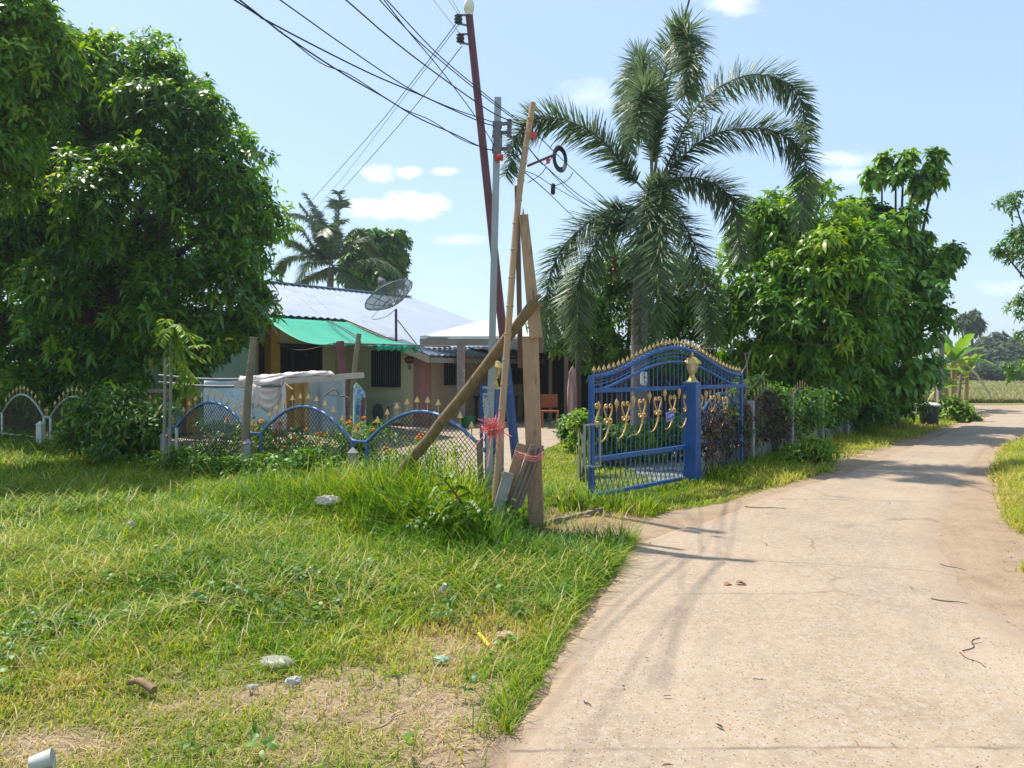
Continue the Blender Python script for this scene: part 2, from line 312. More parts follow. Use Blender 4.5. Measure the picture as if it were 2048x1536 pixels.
# ------------------------------------------------------------------ trees and plants
def unit(v): return v / np.maximum(np.linalg.norm(v, axis=-1, keepdims=True), 1e-9)
def leaves(name, P, D, U, L, Wd, droop, rnd, mt, parent=None, label=None, kind=None, prof=((0, .12), (.32, .95), (.7, .8), (1, 0)), fold=.18):
    n = len(P); sd = unit(np.cross(D, U)); up = np.cross(sd, D); V = np.empty((n, 7, 3)); k = 0
    for i, (t_, wf) in enumerate(prof):
        c = P + D * (L * t_)[:, None]; c[:, 2] -= droop * L * t_ ** 2
        if i < 3:
            o = sd * (Wd * wf / 2)[:, None]; u = up * (Wd * wf * fold)[:, None]; V[:, k] = c - o + u; V[:, k + 1] = c + o + u; k += 2
        else: V[:, 6] = c
    b0 = np.arange(n)[:, None] * 7
    o = np_mesh(name, V.reshape(-1, 3), [np.concatenate([b0 + np.array([[0, 1, 3, 2]]), b0 + np.array([[2, 3, 5, 4]])]), b0 + np.array([[4, 5, 6]])], mt, parent, {'rnd': np.repeat(np.clip(rnd, 0, 1), 7)}, True)
    return tag(o, label, kind=kind)
def rosettes(name, C, A, mt, parent, n=9, L=.2, Wd=.05, droop=.5, el=(-.35, .9), crnd=None, jit=.05, dead=.004, **kw):
    m = len(C); A = unit(A); B1 = unit(np.cross(A, unit(rng.normal(size=(m, 3))))); B2 = np.cross(A, B1)
    ph = (np.arange(n)[None] * 2.399 + rng.uniform(0, 6.28, (m, 1)) + rng.normal(0, .25, (m, n))); e = rng.uniform(el[0], el[1], (m, n))
    D = A[:, None] * np.sin(e)[..., None] + (B1[:, None] * np.cos(ph)[..., None] + B2[:, None] * np.sin(ph)[..., None]) * np.cos(e)[..., None]
    D = D.reshape(-1, 3); P = np.repeat(C, n, 0) + rng.normal(0, jit, (m * n, 3)); U = unit(np.repeat(A, n, 0) + rng.normal(0, .25, (m * n, 3)) + np.array([0, 0, .6]))
    ln = L * rng.uniform(.65, 1.25, m * n); cr_ = rng.random(m) * .8 if crnd is None else crnd
    r = np.repeat(cr_, n) * .75 + rng.normal(.12, .12, m * n); 
    return leaves(name, P, D, U, ln, ln * Wd / L * rng.uniform(.8, 1.2, m * n), droop * rng.uniform(.6, 1.4, m * n), r, mt, parent, **kw)
def pxblobs(bl, Y): return [(np.array(at(b[0], b[1], Y + (b[3] if len(b) > 3 else 0))), b[2] * Y / F) for b in bl]
def crown_pts(blobs, tips, per, sig, rmin=.72, squash=1.0):
    """clusters gathered round branch tips on the outer shell of overlapping lobes"""
    w = np.array([r * r for c, r in blobs]); w /= w.sum(); k = rng.choice(len(blobs), tips, p=w)
    d = unit(rng.normal(size=(tips, 3))); d[:, 2] *= np.where(d[:, 2] < 0, .8, 1); r = rng.uniform(rmin, 1.03, tips)
    C = np.array([blobs[i][0] for i in k]); Rr = np.array([blobs[i][1] for i in k]); T = C + d * (Rr * r)[:, None] * np.array([1, 1, squash])
    o = unit(rng.normal(0, 1, (tips * per, 3)) + np.repeat(d, per, 0) * .75 + np.array([0, 0, .55]))      # each tip carries a rounded clump, leafy on its outer and upper side
    P = np.repeat(T, per, 0) + o * (np.repeat(np.minimum(sig * 1.6, .55 * Rr) * rng.uniform(.55, 1.25, tips), per) * rng.uniform(.55, 1.08, tips * per))[:, None] * np.array([1, 1, .78]); A = o + np.array([0, 0, .45]) + rng.normal(0, .25, (tips * per, 3))
    return P, A, T, np.repeat(rng.random(tips), per) * .6 + rng.random(tips * per) * .4
def trunk(parent, base, blobs, r0, mt, T=None, nt=30, fork=.35, n=8):
    b = MB(); base = Vector(base); cs = [Vector(c) for c, r in blobs]; cen = sum(cs, Vector()) / len(cs); f = base.lerp(Vector((base.x * .6 + cen.x * .4, base.y * .6 + cen.y * .4, cen.z)), fork)
    b.tube(cr([base - Vector((0, 0, .1)), base.lerp(f, .5) + Vector((.06, .03, 0)), f], 4), [r0 * 1.25, r0 * .8], n)
    for c in cs:
        m_ = f.lerp(c, .5) + Vector((random.uniform(-.2, .2), random.uniform(-.2, .2), .25)); b.tube(cr([f, m_, c], 4), [r0 * .55, r0 * .14], 6)
    if T is not None:
        for q in T[:nt]:
            q = Vector(q); c = min(cs, key=lambda c: (c - q).length); b.tube(cr([c, c.lerp(q, .5) + Vector((0, 0, .12)), q], 3), [r0 * .16, .012], 5)
    return b.build('trunk', mt, parent)
def tree(name, base, bl, Y, label, mt, tips, per, sig, L, Wd, droop, cat='tree', group=None, r0=.16, n=9, rmin=.7, bark=None, el=(-.35, .9), fork=.35, shade=0):
    blobs = pxblobs(bl, Y); t = thing(name, base, label, cat, group); P, A, T, cr_ = crown_pts(blobs, tips, per, sig, rmin)
    k = P[:, 2] > .15; P, A, cr_ = P[k], A[k], cr_[k]
    rosettes('crown', P, A, mt, t, n, L, Wd, droop, el, cr_); trunk(t, base, blobs, r0, bark or M['bark'], T, 60, fork); return t
gp = lambda px, Y: Vector(((px - 1024) / F * Y, Y, 0))
def bush(base, bl, Y, label, mt=None, tips=40, per=8, sig=.13, L=.11, Wd=.04, droop=.4, name='shrub', cat='shrub', n=8, group=None):
    blobs = pxblobs(bl, Y); t = thing(name, base, label, cat, group); P, A, T, cr_ = crown_pts(blobs, tips, per, sig, .3); k = P[:, 2] > .02; rosettes('foliage', P[k], A[k], mt or M['bush'], t, n, L, Wd, droop, crnd=cr_[k])
    b = MB()
    for q in T[:14]:
        q = Vector(q); o = Vector(base) + Vector((random.uniform(-.1, .1), random.uniform(-.1, .1), -.03)); b.tube(cr([o, o.lerp(q, .5) + Vector((0, 0, .1)), q], 3), [.014, .005], 5)
    b.build('stems', M['plantstem'], t); return t
# ------------------------------------------------------------------ ground, road, yard
def soilmat():
    m, t, b = newmat('soil'); 
    ga = N(t, 'ShaderNodeAttribute', attribute_name='grassy').outputs['Fac']; da = N(t, 'ShaderNodeAttribute', attribute_name='field').outputs['Fac']
    soil = ramp(t, [(.25, (.41, .31, .22)), (.5, (.345, .252, .17)), (.75, (.255, .178, .115))], noise(t, 2.2, 8, .7))
    soil = mixc_(t, ramp(t, [(.55, (0, 0, 0)), (.75, (.5, .5, .5))], noise(t, 45, 3)), soil, (.50, .36, .22))
    gr = ramp(t, [(.3, (.07, .10, .022)), (.6, (.16, .165, .045)), (.8, (.28, .235, .10))], noise(t, 3.5, 8, .7))
    gmask = ramp(t, [(.30, (0, 0, 0)), (.62, (1, 1, 1))], mth(t, 'ADD', mth(t, 'MULTIPLY', ga, .75), mth(t, 'MULTIPLY', noise(t, 7, 6, .7), .35)))
    col = mixc_(t, gmask, soil, gr)
    fld = ramp(t, [(.3, (.18, .21, .06)), (.5, (.30, .28, .12)), (.7, (.24, .24, .085))], noise(t, .35, 8, .7, (1, .5, 1)))
    col = mixc_(t, da, col, fld)
    t.links.new(col, b.inputs['Base Color']); b.inputs['Roughness'].default_value = .95; b.inputs['Specular IOR Level'].default_value = .15
    h = mth(t, 'ADD', noise(t, 9, 8, .7), mth(t, 'MULTIPLY', noise(t, 60, 4, .6), .35)); bump(t, b, h, .9, .04); return m
ROAD_L = [(-.75, 0), (-.40, 1.5), (-.02, 3.0), (.22, 3.98), (.54, 5.03), (.92, 6.40), (1.28, 7.05), (2.13, 7.98), (3.1, 9.33), (5.07, 11.6), (9.1, 16.9), (14.2, 23.5), (19, 29.5)]
ROAD_R = [(2.2, 0), (2.7, 1.5), (3.05, 3.0), (3.2, 4.0), (3.32, 5.0), (3.55, 5.75), (4.05, 6.9), (4.62, 7.9), (5.3, 9.0), (6.8, 11.4), (10.4, 16.3), (15.6, 21.8), (20.8, 27.5)]
Lf_ = np.array([p[:2] for p in cr([(*p, 0) for p in ROAD_L], 40)]); Rf_ = np.array([p[:2] for p in cr([(*p, 0) for p in ROAD_R], 40)]); NS = len(Lf_); Lc, Rc = Lf_[::4], Rf_[::4]
def road_uv(x, y, side=False):
    """signed distance outside the road (negative inside), by nearest cross-section; side=True tells which side"""
    x = np.asarray(x, float); y = np.asarray(y, float); sh = x.shape; x = x.ravel(); y = y.ravel(); out = np.empty(len(x)); sd = np.empty(len(x), bool)
    A, B = Lc, Rc; C = (A + B) / 2; Hw = np.linalg.norm(B - A, axis=1) / 2; U = (B - A) / (2 * Hw[:, None])
    for i in range(0, len(x), 20000):
        q = np.stack([x[i:i + 20000], y[i:i + 20000]], 1); d = ((q[:, None] - C[None]) ** 2).sum(2); k = d.argmin(1)
        lat = ((q - C[k]) * U[k]).sum(1); out[i:i + 20000] = np.abs(lat) - Hw[k]; sd[i:i + 20000] = lat > 0
    return (out.reshape(sh), sd.reshape(sh)) if side else out.reshape(sh)
YARD = [(-7.0, 14.4), (-3.6, 12.0), (-2.1, 11.0), (-1.35, 9.75), (-.25, 9.4), (.05, 11.5), (.52, 14.4), (1.23, 17.1), (1.9, 19.6), (3.2, 22.5), (3.4, 27), (-9, 27)]
def in_poly(x, y, P):
    r = np.zeros(np.shape(x), bool); n = len(P)
    for i in range(n):
        x1, y1 = P[i]; x2, y2 = P[(i + 1) % n]
        c = ((y1 > y) != (y2 > y)) & (x < (x2 - x1) * (y - y1) / ((y2 - y1) or 1e-9) + x1); r ^= c
    return r
# bare or trodden patches: centre, radii, strength
BARE = [(gnd(860, 1290), .55, .40, .95), (gnd(880, 1440), .62, .42, 1.0), (gnd(680, 1410), .5, .25, .55), (gnd(330, 1400), .55, .28, .7), (gnd(120, 1490), .55, .30, .85), (gnd(560, 1500), .6, .25, .75),
        (gnd(1190, 1046), .74, .74, 2.6), (gnd(1090, 1015), .35, .45, .9), (gnd(1160, 960), .35, .7, .45), (gnd(1205, 1195), .10, .35, .7), (gnd(1590, 985), 1.0, .5, .8), (gnd(60, 1010), .9, .6, .3), (gnd(250, 1200), .5, .3, .35)]
def bare(x, y):
    b = np.zeros(np.shape(x))
    for c, rx, ry, s in BARE:
        b = np.maximum(b, s * np.clip(1.25 - np.sqrt(((x - c.x) / rx) ** 2 + ((y - c.y) / ry) ** 2), 0, 1))
    return b
FA = Vector((-.19, 8.3, 0)); FDIR = Vector((-1.68, 1.2, 0)).normalized(); FL = 2.065        # front fence: from the gate post to the left
SA = Vector((2.47, 10.6, 0)); SDIR = Vector((.59, .807, 0)).normalized()                     # side fence: from the other gate post along the road
def grassiness(x, y):
    x = np.asarray(x, float); y = np.asarray(y, float)
    rd, right = road_uv(x, y, True); g = np.ones(x.shape)
    g *= np.clip((rd + .04) / .08, 0, 1)
    sh = right & (x > 2.6)                               # right hand verge: a dirt shoulder first
    w = .06 + 1.2 * np.clip((5.95 - y) / .6, 0, 1) + .14 * (vn(x, y, .9, 5) - .5)
    g = np.where(sh, g * np.clip((rd - w) / .12, 0, 1), g)
    far = y > 12; g = np.where(far & ~right, g * np.clip((rd - .25) / .4, 0, 1), g)
    b = bare(x, y); g *= np.clip(1.0 - b * (.65 + .9 * (vn(x, y, 2.2, 9) - .35)), 0.03, 1)
    g = np.where(in_poly(x, y, YARD), 0, g)
    return g
def cover(x, y): return np.clip((.62 * vn(x, y, 1.3, 40) + .38 * vn(x, y, 5.5, 41) - .36) / .24, 0, 1)
xs = np.unique(np.round(np.concatenate([np.linspace(-260, -14, 20), np.arange(-14, 16, .11), np.arange(16, 60, 1.5), np.linspace(60, 300, 18)]), 3))
ys = np.unique(np.round(np.concatenate([np.linspace(-30, 1.5, 8), np.arange(1.5, 17, .11), np.arange(17, 45, .6), np.linspace(45, 420, 30)]), 3))
X, Y = np.meshgrid(xs, ys); rd = road_uv(X, Y)
Z = -.012 + .03 * (vn(X, Y, 1.6, 3) - .5) * 2 * np.clip(rd / .4, 0, 1); Z = np.minimum(Z, -.004); Z = np.where((Y > 17) | (np.abs(X) > 15), -.03, Z)
G = grassiness(X, Y); G = np.where((Y < 6) & (X < 1.5), G * (1 - np.clip((5.2 - Y) / 1.5, 0, 1) * (1 - cover(X, Y)) * .9), G); FLD = np.clip((Y - 34) / 3, 0, 1) * np.clip((X - 8) / 4, 0, 1)
n, m_ = X.shape; idx = np.arange(n * m_).reshape(n, m_)
fq = np.stack([idx[:-1, :-1], idx[:-1, 1:], idx[1:, 1:], idx[1:, :-1]], -1).reshape(-1, 4)
tag(np_mesh('ground', np.stack([X, Y, Z], -1).reshape(-1, 3), [fq], soilmat(), None, {'grassy': G.ravel(), 'field': FLD.ravel()}, True), 'bare brown soil and grass covered ground', kind='structure')
def groundz(x, y):
    z = -.012 + .03 * (vn(x, y, 1.6, 3) - .5) * 2 * np.clip(road_uv(x, y) / .4, 0, 1); z = np.minimum(z, -.004)
    return np.where((y > 17) | (np.abs(x) > 15), -.03, z)
def roadmat():
    m, t, b = newmat('road concrete'); e = N(t, 'ShaderNodeAttribute', attribute_name='edge').outputs['Fac']
    base = ramp(t, [(.3, (.395, .303, .212)), (.5, (.345, .261, .180)), (.72, (.285, .213, .145))], noise(t, .9, 9, .68))
    base = mixc_(t, ramp(t, [(.46, (0, 0, 0)), (.66, (.55, .55, .55))], noise(t, .45, 7, .7)), base, (.27, .20, .145))
    base = mixc_(t, ramp(t, [(.45, (0, 0, 0)), (.6, (.65, .65, .65))], noise(t, 26, 5, .7)), base, (.41, .33, .262))
    base = mixc_(t, ramp(t, [(.55, (0, 0, 0)), (.72, (.6, .6, .6))], noise(t, 75, 3, .7)), base, (.24, .178, .132))
    c = N(t, 'ShaderNodeTexCoord')
    for sc, th, col, s in ((62, .20, (.13, .095, .075), .42), (38, .17, (.17, .13, .10), .30), (85, .25, (.47, .40, .33), .36)):      # exposed aggregate
        v = N(t, 'ShaderNodeTexVoronoi'); v.inputs['Scale'].default_value = sc; 
        mp = N(t, 'ShaderNodeMapping'); mp.inputs['Rotation'].default_value = (0, 0, sc); mp.inputs['Scale'].default_value = (1, .8, 1)
        t.links.new(c.outputs['Object'], mp.inputs[0]); t.links.new(mp.outputs[0], v.inputs['Vector'])
        sp = N(t, 'ShaderNodeSeparateColor'); t.links.new(v.outputs['Color'], sp.inputs[0])
        f = mth(t, 'MULTIPLY', ramp(t, [(th, (1, 1, 1)), (th + .08, (0, 0, 0))], v.outputs['Distance']), mth(t, 'LESS_THAN', sp.outputs[0], s * .6))
        base = mixc_(t, f, base, col)
    dirt = ramp(t, [(.3, (.375, .28, .197)), (.7, (.315, .228, .158))], noise(t, 6, 7, .7))
    f = ramp(t, [(.46, (0, 0, 0)), (.72, (1, 1, 1))], mth(t, 'ADD', mth(t, 'MULTIPLY', e, .62), mth(t, 'MULTIPLY', noise(t, 1.7, 8, .7), .55)))
    col = mixc_(t, mth(t, 'MULTIPLY', f, .85), base, dirt)
    v = N(t, 'ShaderNodeTexVoronoi', feature='DISTANCE_TO_EDGE'); v.inputs['Scale'].default_value = .33
    nn = N(t, 'ShaderNodeTexNoise'); nn.inputs['Scale'].default_value = 2.5; nn.inputs['Detail'].default_value = 6; t.links.new(c.outputs['Object'], nn.inputs['Vector'])
    mv = N(t, 'ShaderNodeMix', data_type='RGBA', blend_type='LINEAR_LIGHT'); mv.inputs[0].default_value = .16; t.links.new(c.outputs['Object'], mv.inputs[6]); t.links.new(nn.outputs['Color'], mv.inputs[7]); t.links.new(mv.outputs[2], v.inputs['Vector'])
    ck = ramp(t, [(.0022, (.9, .9, .9)), (.006, (0, 0, 0))], v.outputs['Distance']); ck = mth(t, 'MULTIPLY', ck, ramp(t, [(.5, (0, 0, 0)), (.6, (1, 1, 1))], noise(t, .8)))
    col = mixc_(t, ck, col, (.20, .145, .10))
    st = N(t, 'ShaderNodeAttribute', attribute_name='station').outputs['Fac']; la = N(t, 'ShaderNodeAttribute', attribute_name='lateral').outputs['Fac']
    wv = mth(t, 'MULTIPLY', mth(t, 'SUBTRACT', noise(t, 5, 4), .5), .05)
    for js in (5.02, 7.9, 2.1, 10.2):      # cast joints between the slabs
        d = mth(t, 'ABSOLUTE', mth(t, 'ADD', mth(t, 'SUBTRACT', st, js), wv)); col = mixc_(t, mth(t, 'MULTIPLY', ramp(t, [(.006, (1, 1, 1)), (.014, (0, 0, 0))], d), ramp(t, [(.4, (.15, .15, .15)), (.6, (1, 1, 1))], noise(t, 3))), col, (.20, .145, .105))
    tn = noise(t, 3, 6, .7)
    for lp, hw in ((.17, .035), (.27, .03), (.36, .02), (.70, .05)):      # dusty wheel tracks
        d = mth(t, 'ABSOLUTE', mth(t, 'ADD', mth(t, 'SUBTRACT', la, lp), mth(t, 'MULTIPLY', wv, .8))); col = mixc_(t, mth(t, 'MULTIPLY', ramp(t, [(hw * .3, (.3, .3, .3)), (hw, (0, 0, 0))], d), ramp(t, [(.42, (0, 0, 0)), (.62, (1, 1, 1))], tn)), col, (.25, .20, .155))
    t.links.new(col, b.inputs['Base Color']); b.inputs['Roughness'].default_value = .88; b.inputs['Specular IOR Level'].default_value = .25
    h = mth(t, 'ADD', noise(t, 70, 4, .7), mth(t, 'MULTIPLY', noise(t, 8, 5, .6), .8)); bump(t, b, h, .55, .012); return m
SPOS = [0, .006] + list(np.linspace(.03, .97, 26)) + [.992, 1]; K = len(SPOS); V = []; E = []; ST = []; LT = []
for i in range(NS):
    a, b_ = Vector((*Lf_[i], 0)), Vector((*Rf_[i], 0)); u = (b_ - a).normalized()
    ja = .05 * (vn(a.y, 0., 2.1, 21) - .5) * 2 + .05 * (vn(a.y, 3., 9, 23) - .5); jb = .10 * (vn(b_.y, 9., 1.3, 22) - .5) * 2 + .07 * (vn(b_.y, 5., 8, 24) - .5)
    a = a + u * ja; b_ = b_ + u * jb; w = (b_ - a).length
    for j, s in enumerate(SPOS):
        p = a.lerp(b_, s); de = min(s, 1 - s) * w; V.append((p.x, p.y, -.035 if j == 0 else (.012 + .012 * math.sin(PI * s) if s < .86 else .0171 - .075 * (s - .86) / .14))); E.append(max(0, 1 - de / (.26 if s < .5 else .80))); ST.append(i / 40); LT.append(s)
idx = np.arange(NS * K).reshape(NS, K)
tag(np_mesh('road', np.array(V), [np.stack([idx[:-1, :-1], idx[:-1, 1:], idx[1:, 1:], idx[1:, :-1]], -1).reshape(-1, 4)], roadmat(), None, {'edge': np.array(E), 'station': np.array(ST), 'lateral': np.array(LT)}, True), 'pale concrete village road curving away to the right', kind='structure')
dm = mat('dirt', (.33, .24, .165), (.26, .185, .125), 2, .95, c3=(.37, .29, .21), sc3=5, th3=.55, bmp=.7, bsc=22)
def sheet(name, pts, z, mt, label):
    b = MB(); b.prism([(p[0], p[1], z) for p in pts], (0, 0, -.12)); return tag(b.build(name, mt), label, kind='structure')
sheet('dirt_road', [(14.6, 26), (17.5, 25.3), (22, 26.2), (30, 27.5), (60, 29), (120, 31), (120, 39.5), (60, 37), (34, 35), (24, 33.5), (18.5, 32.8), (15.4, 30.5)], .006, dm, 'bare dirt crossing road at the end of the lane')
ym = mat('yard concrete', (.36, .285, .21), (.30, .235, .17), 1.4, .9, c3=(.24, .18, .125), sc3=2.5, th3=.6, bmp=.3, bsc=40)
sheet('yard_slab', YARD, .004, ym, 'pale concrete yard in front of the house')
sheet('driveway', [(2.0, 10.4), (3.3, 12.2), (5.5, 15.6), (4.5, 17.5), (2.6, 16.5), (1.7, 13)], .003, M['mosswall'], 'shaded grey concrete behind the gate')
# ------------------------------------------------------------------ grass
def blades(name, x, y, h, w, bend, rnd, mt=None, z=None, az=None, label=None, kind='stuff', parent=None, flat=None):
    n = len(x); az = rng.uniform(0, 2 * PI, n) if az is None else az
    z = groundz(x, y) if z is None else z
    T = np.array([0, .4, .75, 1.0]); WW = np.array([1, .85, .5, 0])
    dx, dy = np.cos(az), np.sin(az); tilt = rng.uniform(.05, .45, n)
    V = np.empty((n, 7, 3)); k = 0
    for i, t_ in enumerate(T):
        out = h * (tilt * t_ + bend * t_ ** 2); up = h * (t_ - .55 * bend * t_ ** 2) if flat is None else flat * h * (t_ - t_ ** 2 * .9)
        cx = x + dx * out; cy = y + dy * out; cz = z + up
        if i < 3:
            hw = w * WW[i] / 2; V[:, k, 0] = cx - dy * hw; V[:, k, 1] = cy + dx * hw; V[:, k, 2] = cz; V[:, k + 1, 0] = cx + dy * hw; V[:, k + 1, 1] = cy - dx * hw; V[:, k + 1, 2] = cz; k += 2
        else: V[:, 6, 0] = cx; V[:, 6, 1] = cy; V[:, 6, 2] = cz
    b0 = np.arange(n)[:, None] * 7
    q = np.concatenate([b0 + np.array([[0, 1, 3, 2]]), b0 + np.array([[2, 3, 5, 4]])]); tr = b0 + np.array([[4, 5, 6]])
    o = np_mesh(name, V.reshape(-1, 3), [q, tr], mt or M['grass'], parent, {'rnd': np.repeat(np.clip(rnd, 0, 1), 7)}, True)
    return tag(o, label, kind=kind) if kind else o
# tall tufts: centre, radius, height
TALL = [(Vector((-.12, 6.9, 0)), .30, .12), (Vector((-.5, 7.45, 0)), .5, .30), (Vector((-.9, 7.9, 0)), .6, .30), (Vector((-.05, 6.7, 0)), .5, .18), (Vector((-1.6, 8.5, 0)), .7, .28), (Vector((-2.6, 9.1, 0)), .8, .18)]
def fencedist(x, y): return ((x - FA.x) * 1.2 + (y - FA.y) * 1.68) / 2.065
def low(x, y): return 1 - .74 * np.exp(-((x - .20) / .46) ** 2 - ((y - 6.95) / .60) ** 2)      # trodden round the timber post
def lawn_height(x, y):
    fd = fencedist(x, y)                                  # negative in front of the front fence
    h = .045 + .05 * vn(x, y, 1.3, 31) + .13 * np.clip(1 - (-fd - .1) / 3.2, 0, 1) * (.55 + .6 * vn(x, y, 1.1, 32))
    for c, r, a in TALL: h += a * np.exp(-((x - c.x) ** 2 + (y - c.y) ** 2) / (r * r))
    return h * low(x, y) * np.where(y < 4.2, .75, 1 + .3 * np.clip((y - 4.4) / 1.5, 0, 1))
def scatter(x0, x1, y0, y1, dens, dmax, fmask):
    xs_, ys_ = [], []
    for ya in np.arange(y0, y1, .4):
        yb = min(ya + .4, y1); d = min(dmax, dens / (ya + .2) ** 2); n = int(d * (x1 - x0) * (yb - ya)); xs_.append(rng.uniform(x0, x1, n)); ys_.append(rng.uniform(ya, yb, n))
    x = np.concatenate(xs_); y = np.concatenate(ys_); k = rng.random(len(x)) < fmask(x, y); return x[k], y[k]
def lawn_mask(x, y):
    ff = np.clip((4.75 - y) / 1.5, 0, 1); g = grassiness(x, y) * ((1 - ff) * (.4 + .8 * cover(x, y)) + ff * (.05 + .6 * cover(x, y))); g = np.where(fencedist(x, y) > 1.2, 0, g)
    return np.where(np.abs(x + .1) > y * .74 + .8, 0, g)
x, y = scatter(-10.5, 2.6, 2.2, 15, 125000, 6500, lawn_mask)
k = ~((x > 1.9) & (y > 7.9)); x, y = x[k], y[k]
dry = .40 - .07 * (y > 4.8) + .8 * (vn(x, y, .8, 50) - .5) + .65 * (vn(x, y, 3.2, 51) - .5) + .25 * bare(x, y) + rng.normal(0, .17, len(x)) + .10 * (y < 4.6) - .12 * np.clip((x + 1.5) / 2, 0, 1) * (y > 5)
dry -= .25 * np.exp(-((x - .2) ** 2 + (y - 6.9) ** 2) / 1.2) 
h = lawn_height(x, y) * rng.uniform(.5, 1.35, len(x)); w = .0030 + .00085 * y + .007 * h
blades('grass', x, y, h, w * rng.uniform(.7, 1.3, len(x)), rng.uniform(.1, .95, len(x)), dry, label='uneven green and dry yellow grass growing on the roadside bank')
# longer arching blades, green and dry, through the whole bank
def long_mask(x, y): return lawn_mask(x, y) * np.clip((y - 3.6) / 1.6, 0, 1) * np.clip(vn(x, y, 1.9, 55) * 2.4 - .65, 0, 1)
x, y = scatter(-10.5, 1.0, 3.6, 14, 64000, 1900, long_mask); n = len(x); h = low(x, y) * rng.uniform(.12, .34, n) * (.7 + .5 * np.clip((y - 4) / 4, 0, 1))
blades('grass', x, y, h, (.0055 + .0007 * y) * rng.uniform(.7, 1.4, n), rng.uniform(.5, 1.35, n), .40 + .7 * (vn(x, y, 1.6, 56) - .5) + rng.normal(0, .24, n), label='longer arching grass, partly dry, tangled over the roadside bank')
# dead stalks tangled through the green
x, y = scatter(-10.5, .8, 3.2, 13, 5000, 170, lambda x, y: lawn_mask(x, y) * np.clip(vn(x, y, 1.4, 59) * 2.2 - .6, .08, 1)); n = len(x); h = rng.uniform(.08, .26, n)
tag(blades('dead_grass', x, y, h, (.003 + .0006 * y) * rng.uniform(.7, 1.3, n), rng.uniform(.4, 1.3, n), rng.random(n), M['straw'], flat=None, z=groundz(x, y) + rng.uniform(0, .08, n) * np.clip((y - 3.5) / 2, .2, 1)), 'dead straw coloured stalks tangled through the bank grass', kind='stuff')
# a greener fringe along the left edge of the lane, and leafy weeds at the fence foot and round the poles
n = 5200; k = rng.integers(90, 250, n); e = Lf_[k]; d = unit(Rf_[k] - Lf_[k]); o_ = -np.abs(rng.normal(.02, .13, n)) + .03; x, y = e[:, 0] + d[:, 0] * o_, e[:, 1] + d[:, 1] * o_; kk = (vn(x, y, 2.2, 91) > .36) & (grassiness(x, y) > .1) & (y < 7.2); x, y = x[kk], y[kk]; n = len(x)
blades('grass', x, y, rng.uniform(.04, .15, n), rng.uniform(.004, .0085, n), rng.uniform(.3, 1.1, n), .36 + rng.normal(0, .2, n), label='fringe of fresh grass leaning over the left edge of the lane')
n = 2300; s_1 = np.where(rng.random(n) < .75, rng.uniform(1.9, 8.2, n), rng.uniform(-.1, 12, n)); o_ = rng.normal(-.16, .2, n); x = FA.x + FDIR.x * s_1 - .58 * -o_; y = FA.y + FDIR.y * s_1 - .81 * -o_; hz = (.14 + .48 * vn(s_1, s_1 * 0, 1.1, 92) ** 1.2) * np.where(s_1 < 1.9, .6, 1)
x2, y2 = rng.normal(-.48, .28, 170), rng.normal(7.1, .26, 170); x, y, hz = np.concatenate([x, x2]), np.concatenate([y, y2]), np.concatenate([hz, np.full(170, .30)]); n = len(x)
tag(rosettes('weeds', np.stack([x, y, hz * rng.beta(1.6, 1.2, n) + .03], 1), np.tile([0, 0, 1.], (n, 1)) + rng.normal(0, .5, (n, 3)), M['bush'], None, 7, .085, .032, .35, (-.2, .9), jit=.03), 'leafy green weeds along the foot of the front fence and round the poles', kind='stuff')
# broad leaved weeds low in the grass
x, y = scatter(-8, .9, 3.0, 9.5, 1500, 70, lambda x, y: lawn_mask(x, y) * (vn(x, y, 1.2, 58) > .55)); n = len(x); P = np.stack([x, y, groundz(x, y) + rng.uniform(.03, .11, n) + .05 * np.clip((y - 4.5) / 3, 0, 1)], 1)
tag(rosettes('weeds', P, np.tile([0, 0, 1.], (n, 1)) + rng.normal(0, .3, (n, 3)), M['bush'], None, 7, .055, .026, .3, (-.1, .8), jit=.02), 'small broad leaved weeds scattered low in the grass', kind='stuff')
# broad drooping blades in the tall tufts
xs_, ys_, hs_ = [], [], []
for c, r, a in TALL:
    n = int(2300 * a * r * 4); xs_.append(rng.normal(c.x, r * .55, n)); ys_.append(rng.normal(c.y, r * .5, n)); hs_.append(rng.uniform(.5, 1.25, n) * (a + .14))
for i in range(0, 520):
    s = rng.uniform(-.2, 13); q = FA + FDIR * s; n = 9; o_ = -.30 if i % 3 else .35; xs_.append(rng.normal(q.x + o_ * .58, .2, n)); ys_.append(rng.normal(q.y + o_ * .81, .2, n)); hs_.append(rng.uniform(.18, .60, n))
x, y, h = map(np.concatenate, (xs_, ys_, hs_)); k = (grassiness(x, y) > .35); x, y, h = x[k], y[k], h[k]; h = h * low(x, y)
blades('grass', x, y, h, rng.uniform(.010, .020, len(x)), rng.uniform(.3, 1.15, len(x)), .22 + rng.normal(0, .2, len(x)), label='long drooping grass in tufts round the poles and along the fence foot')
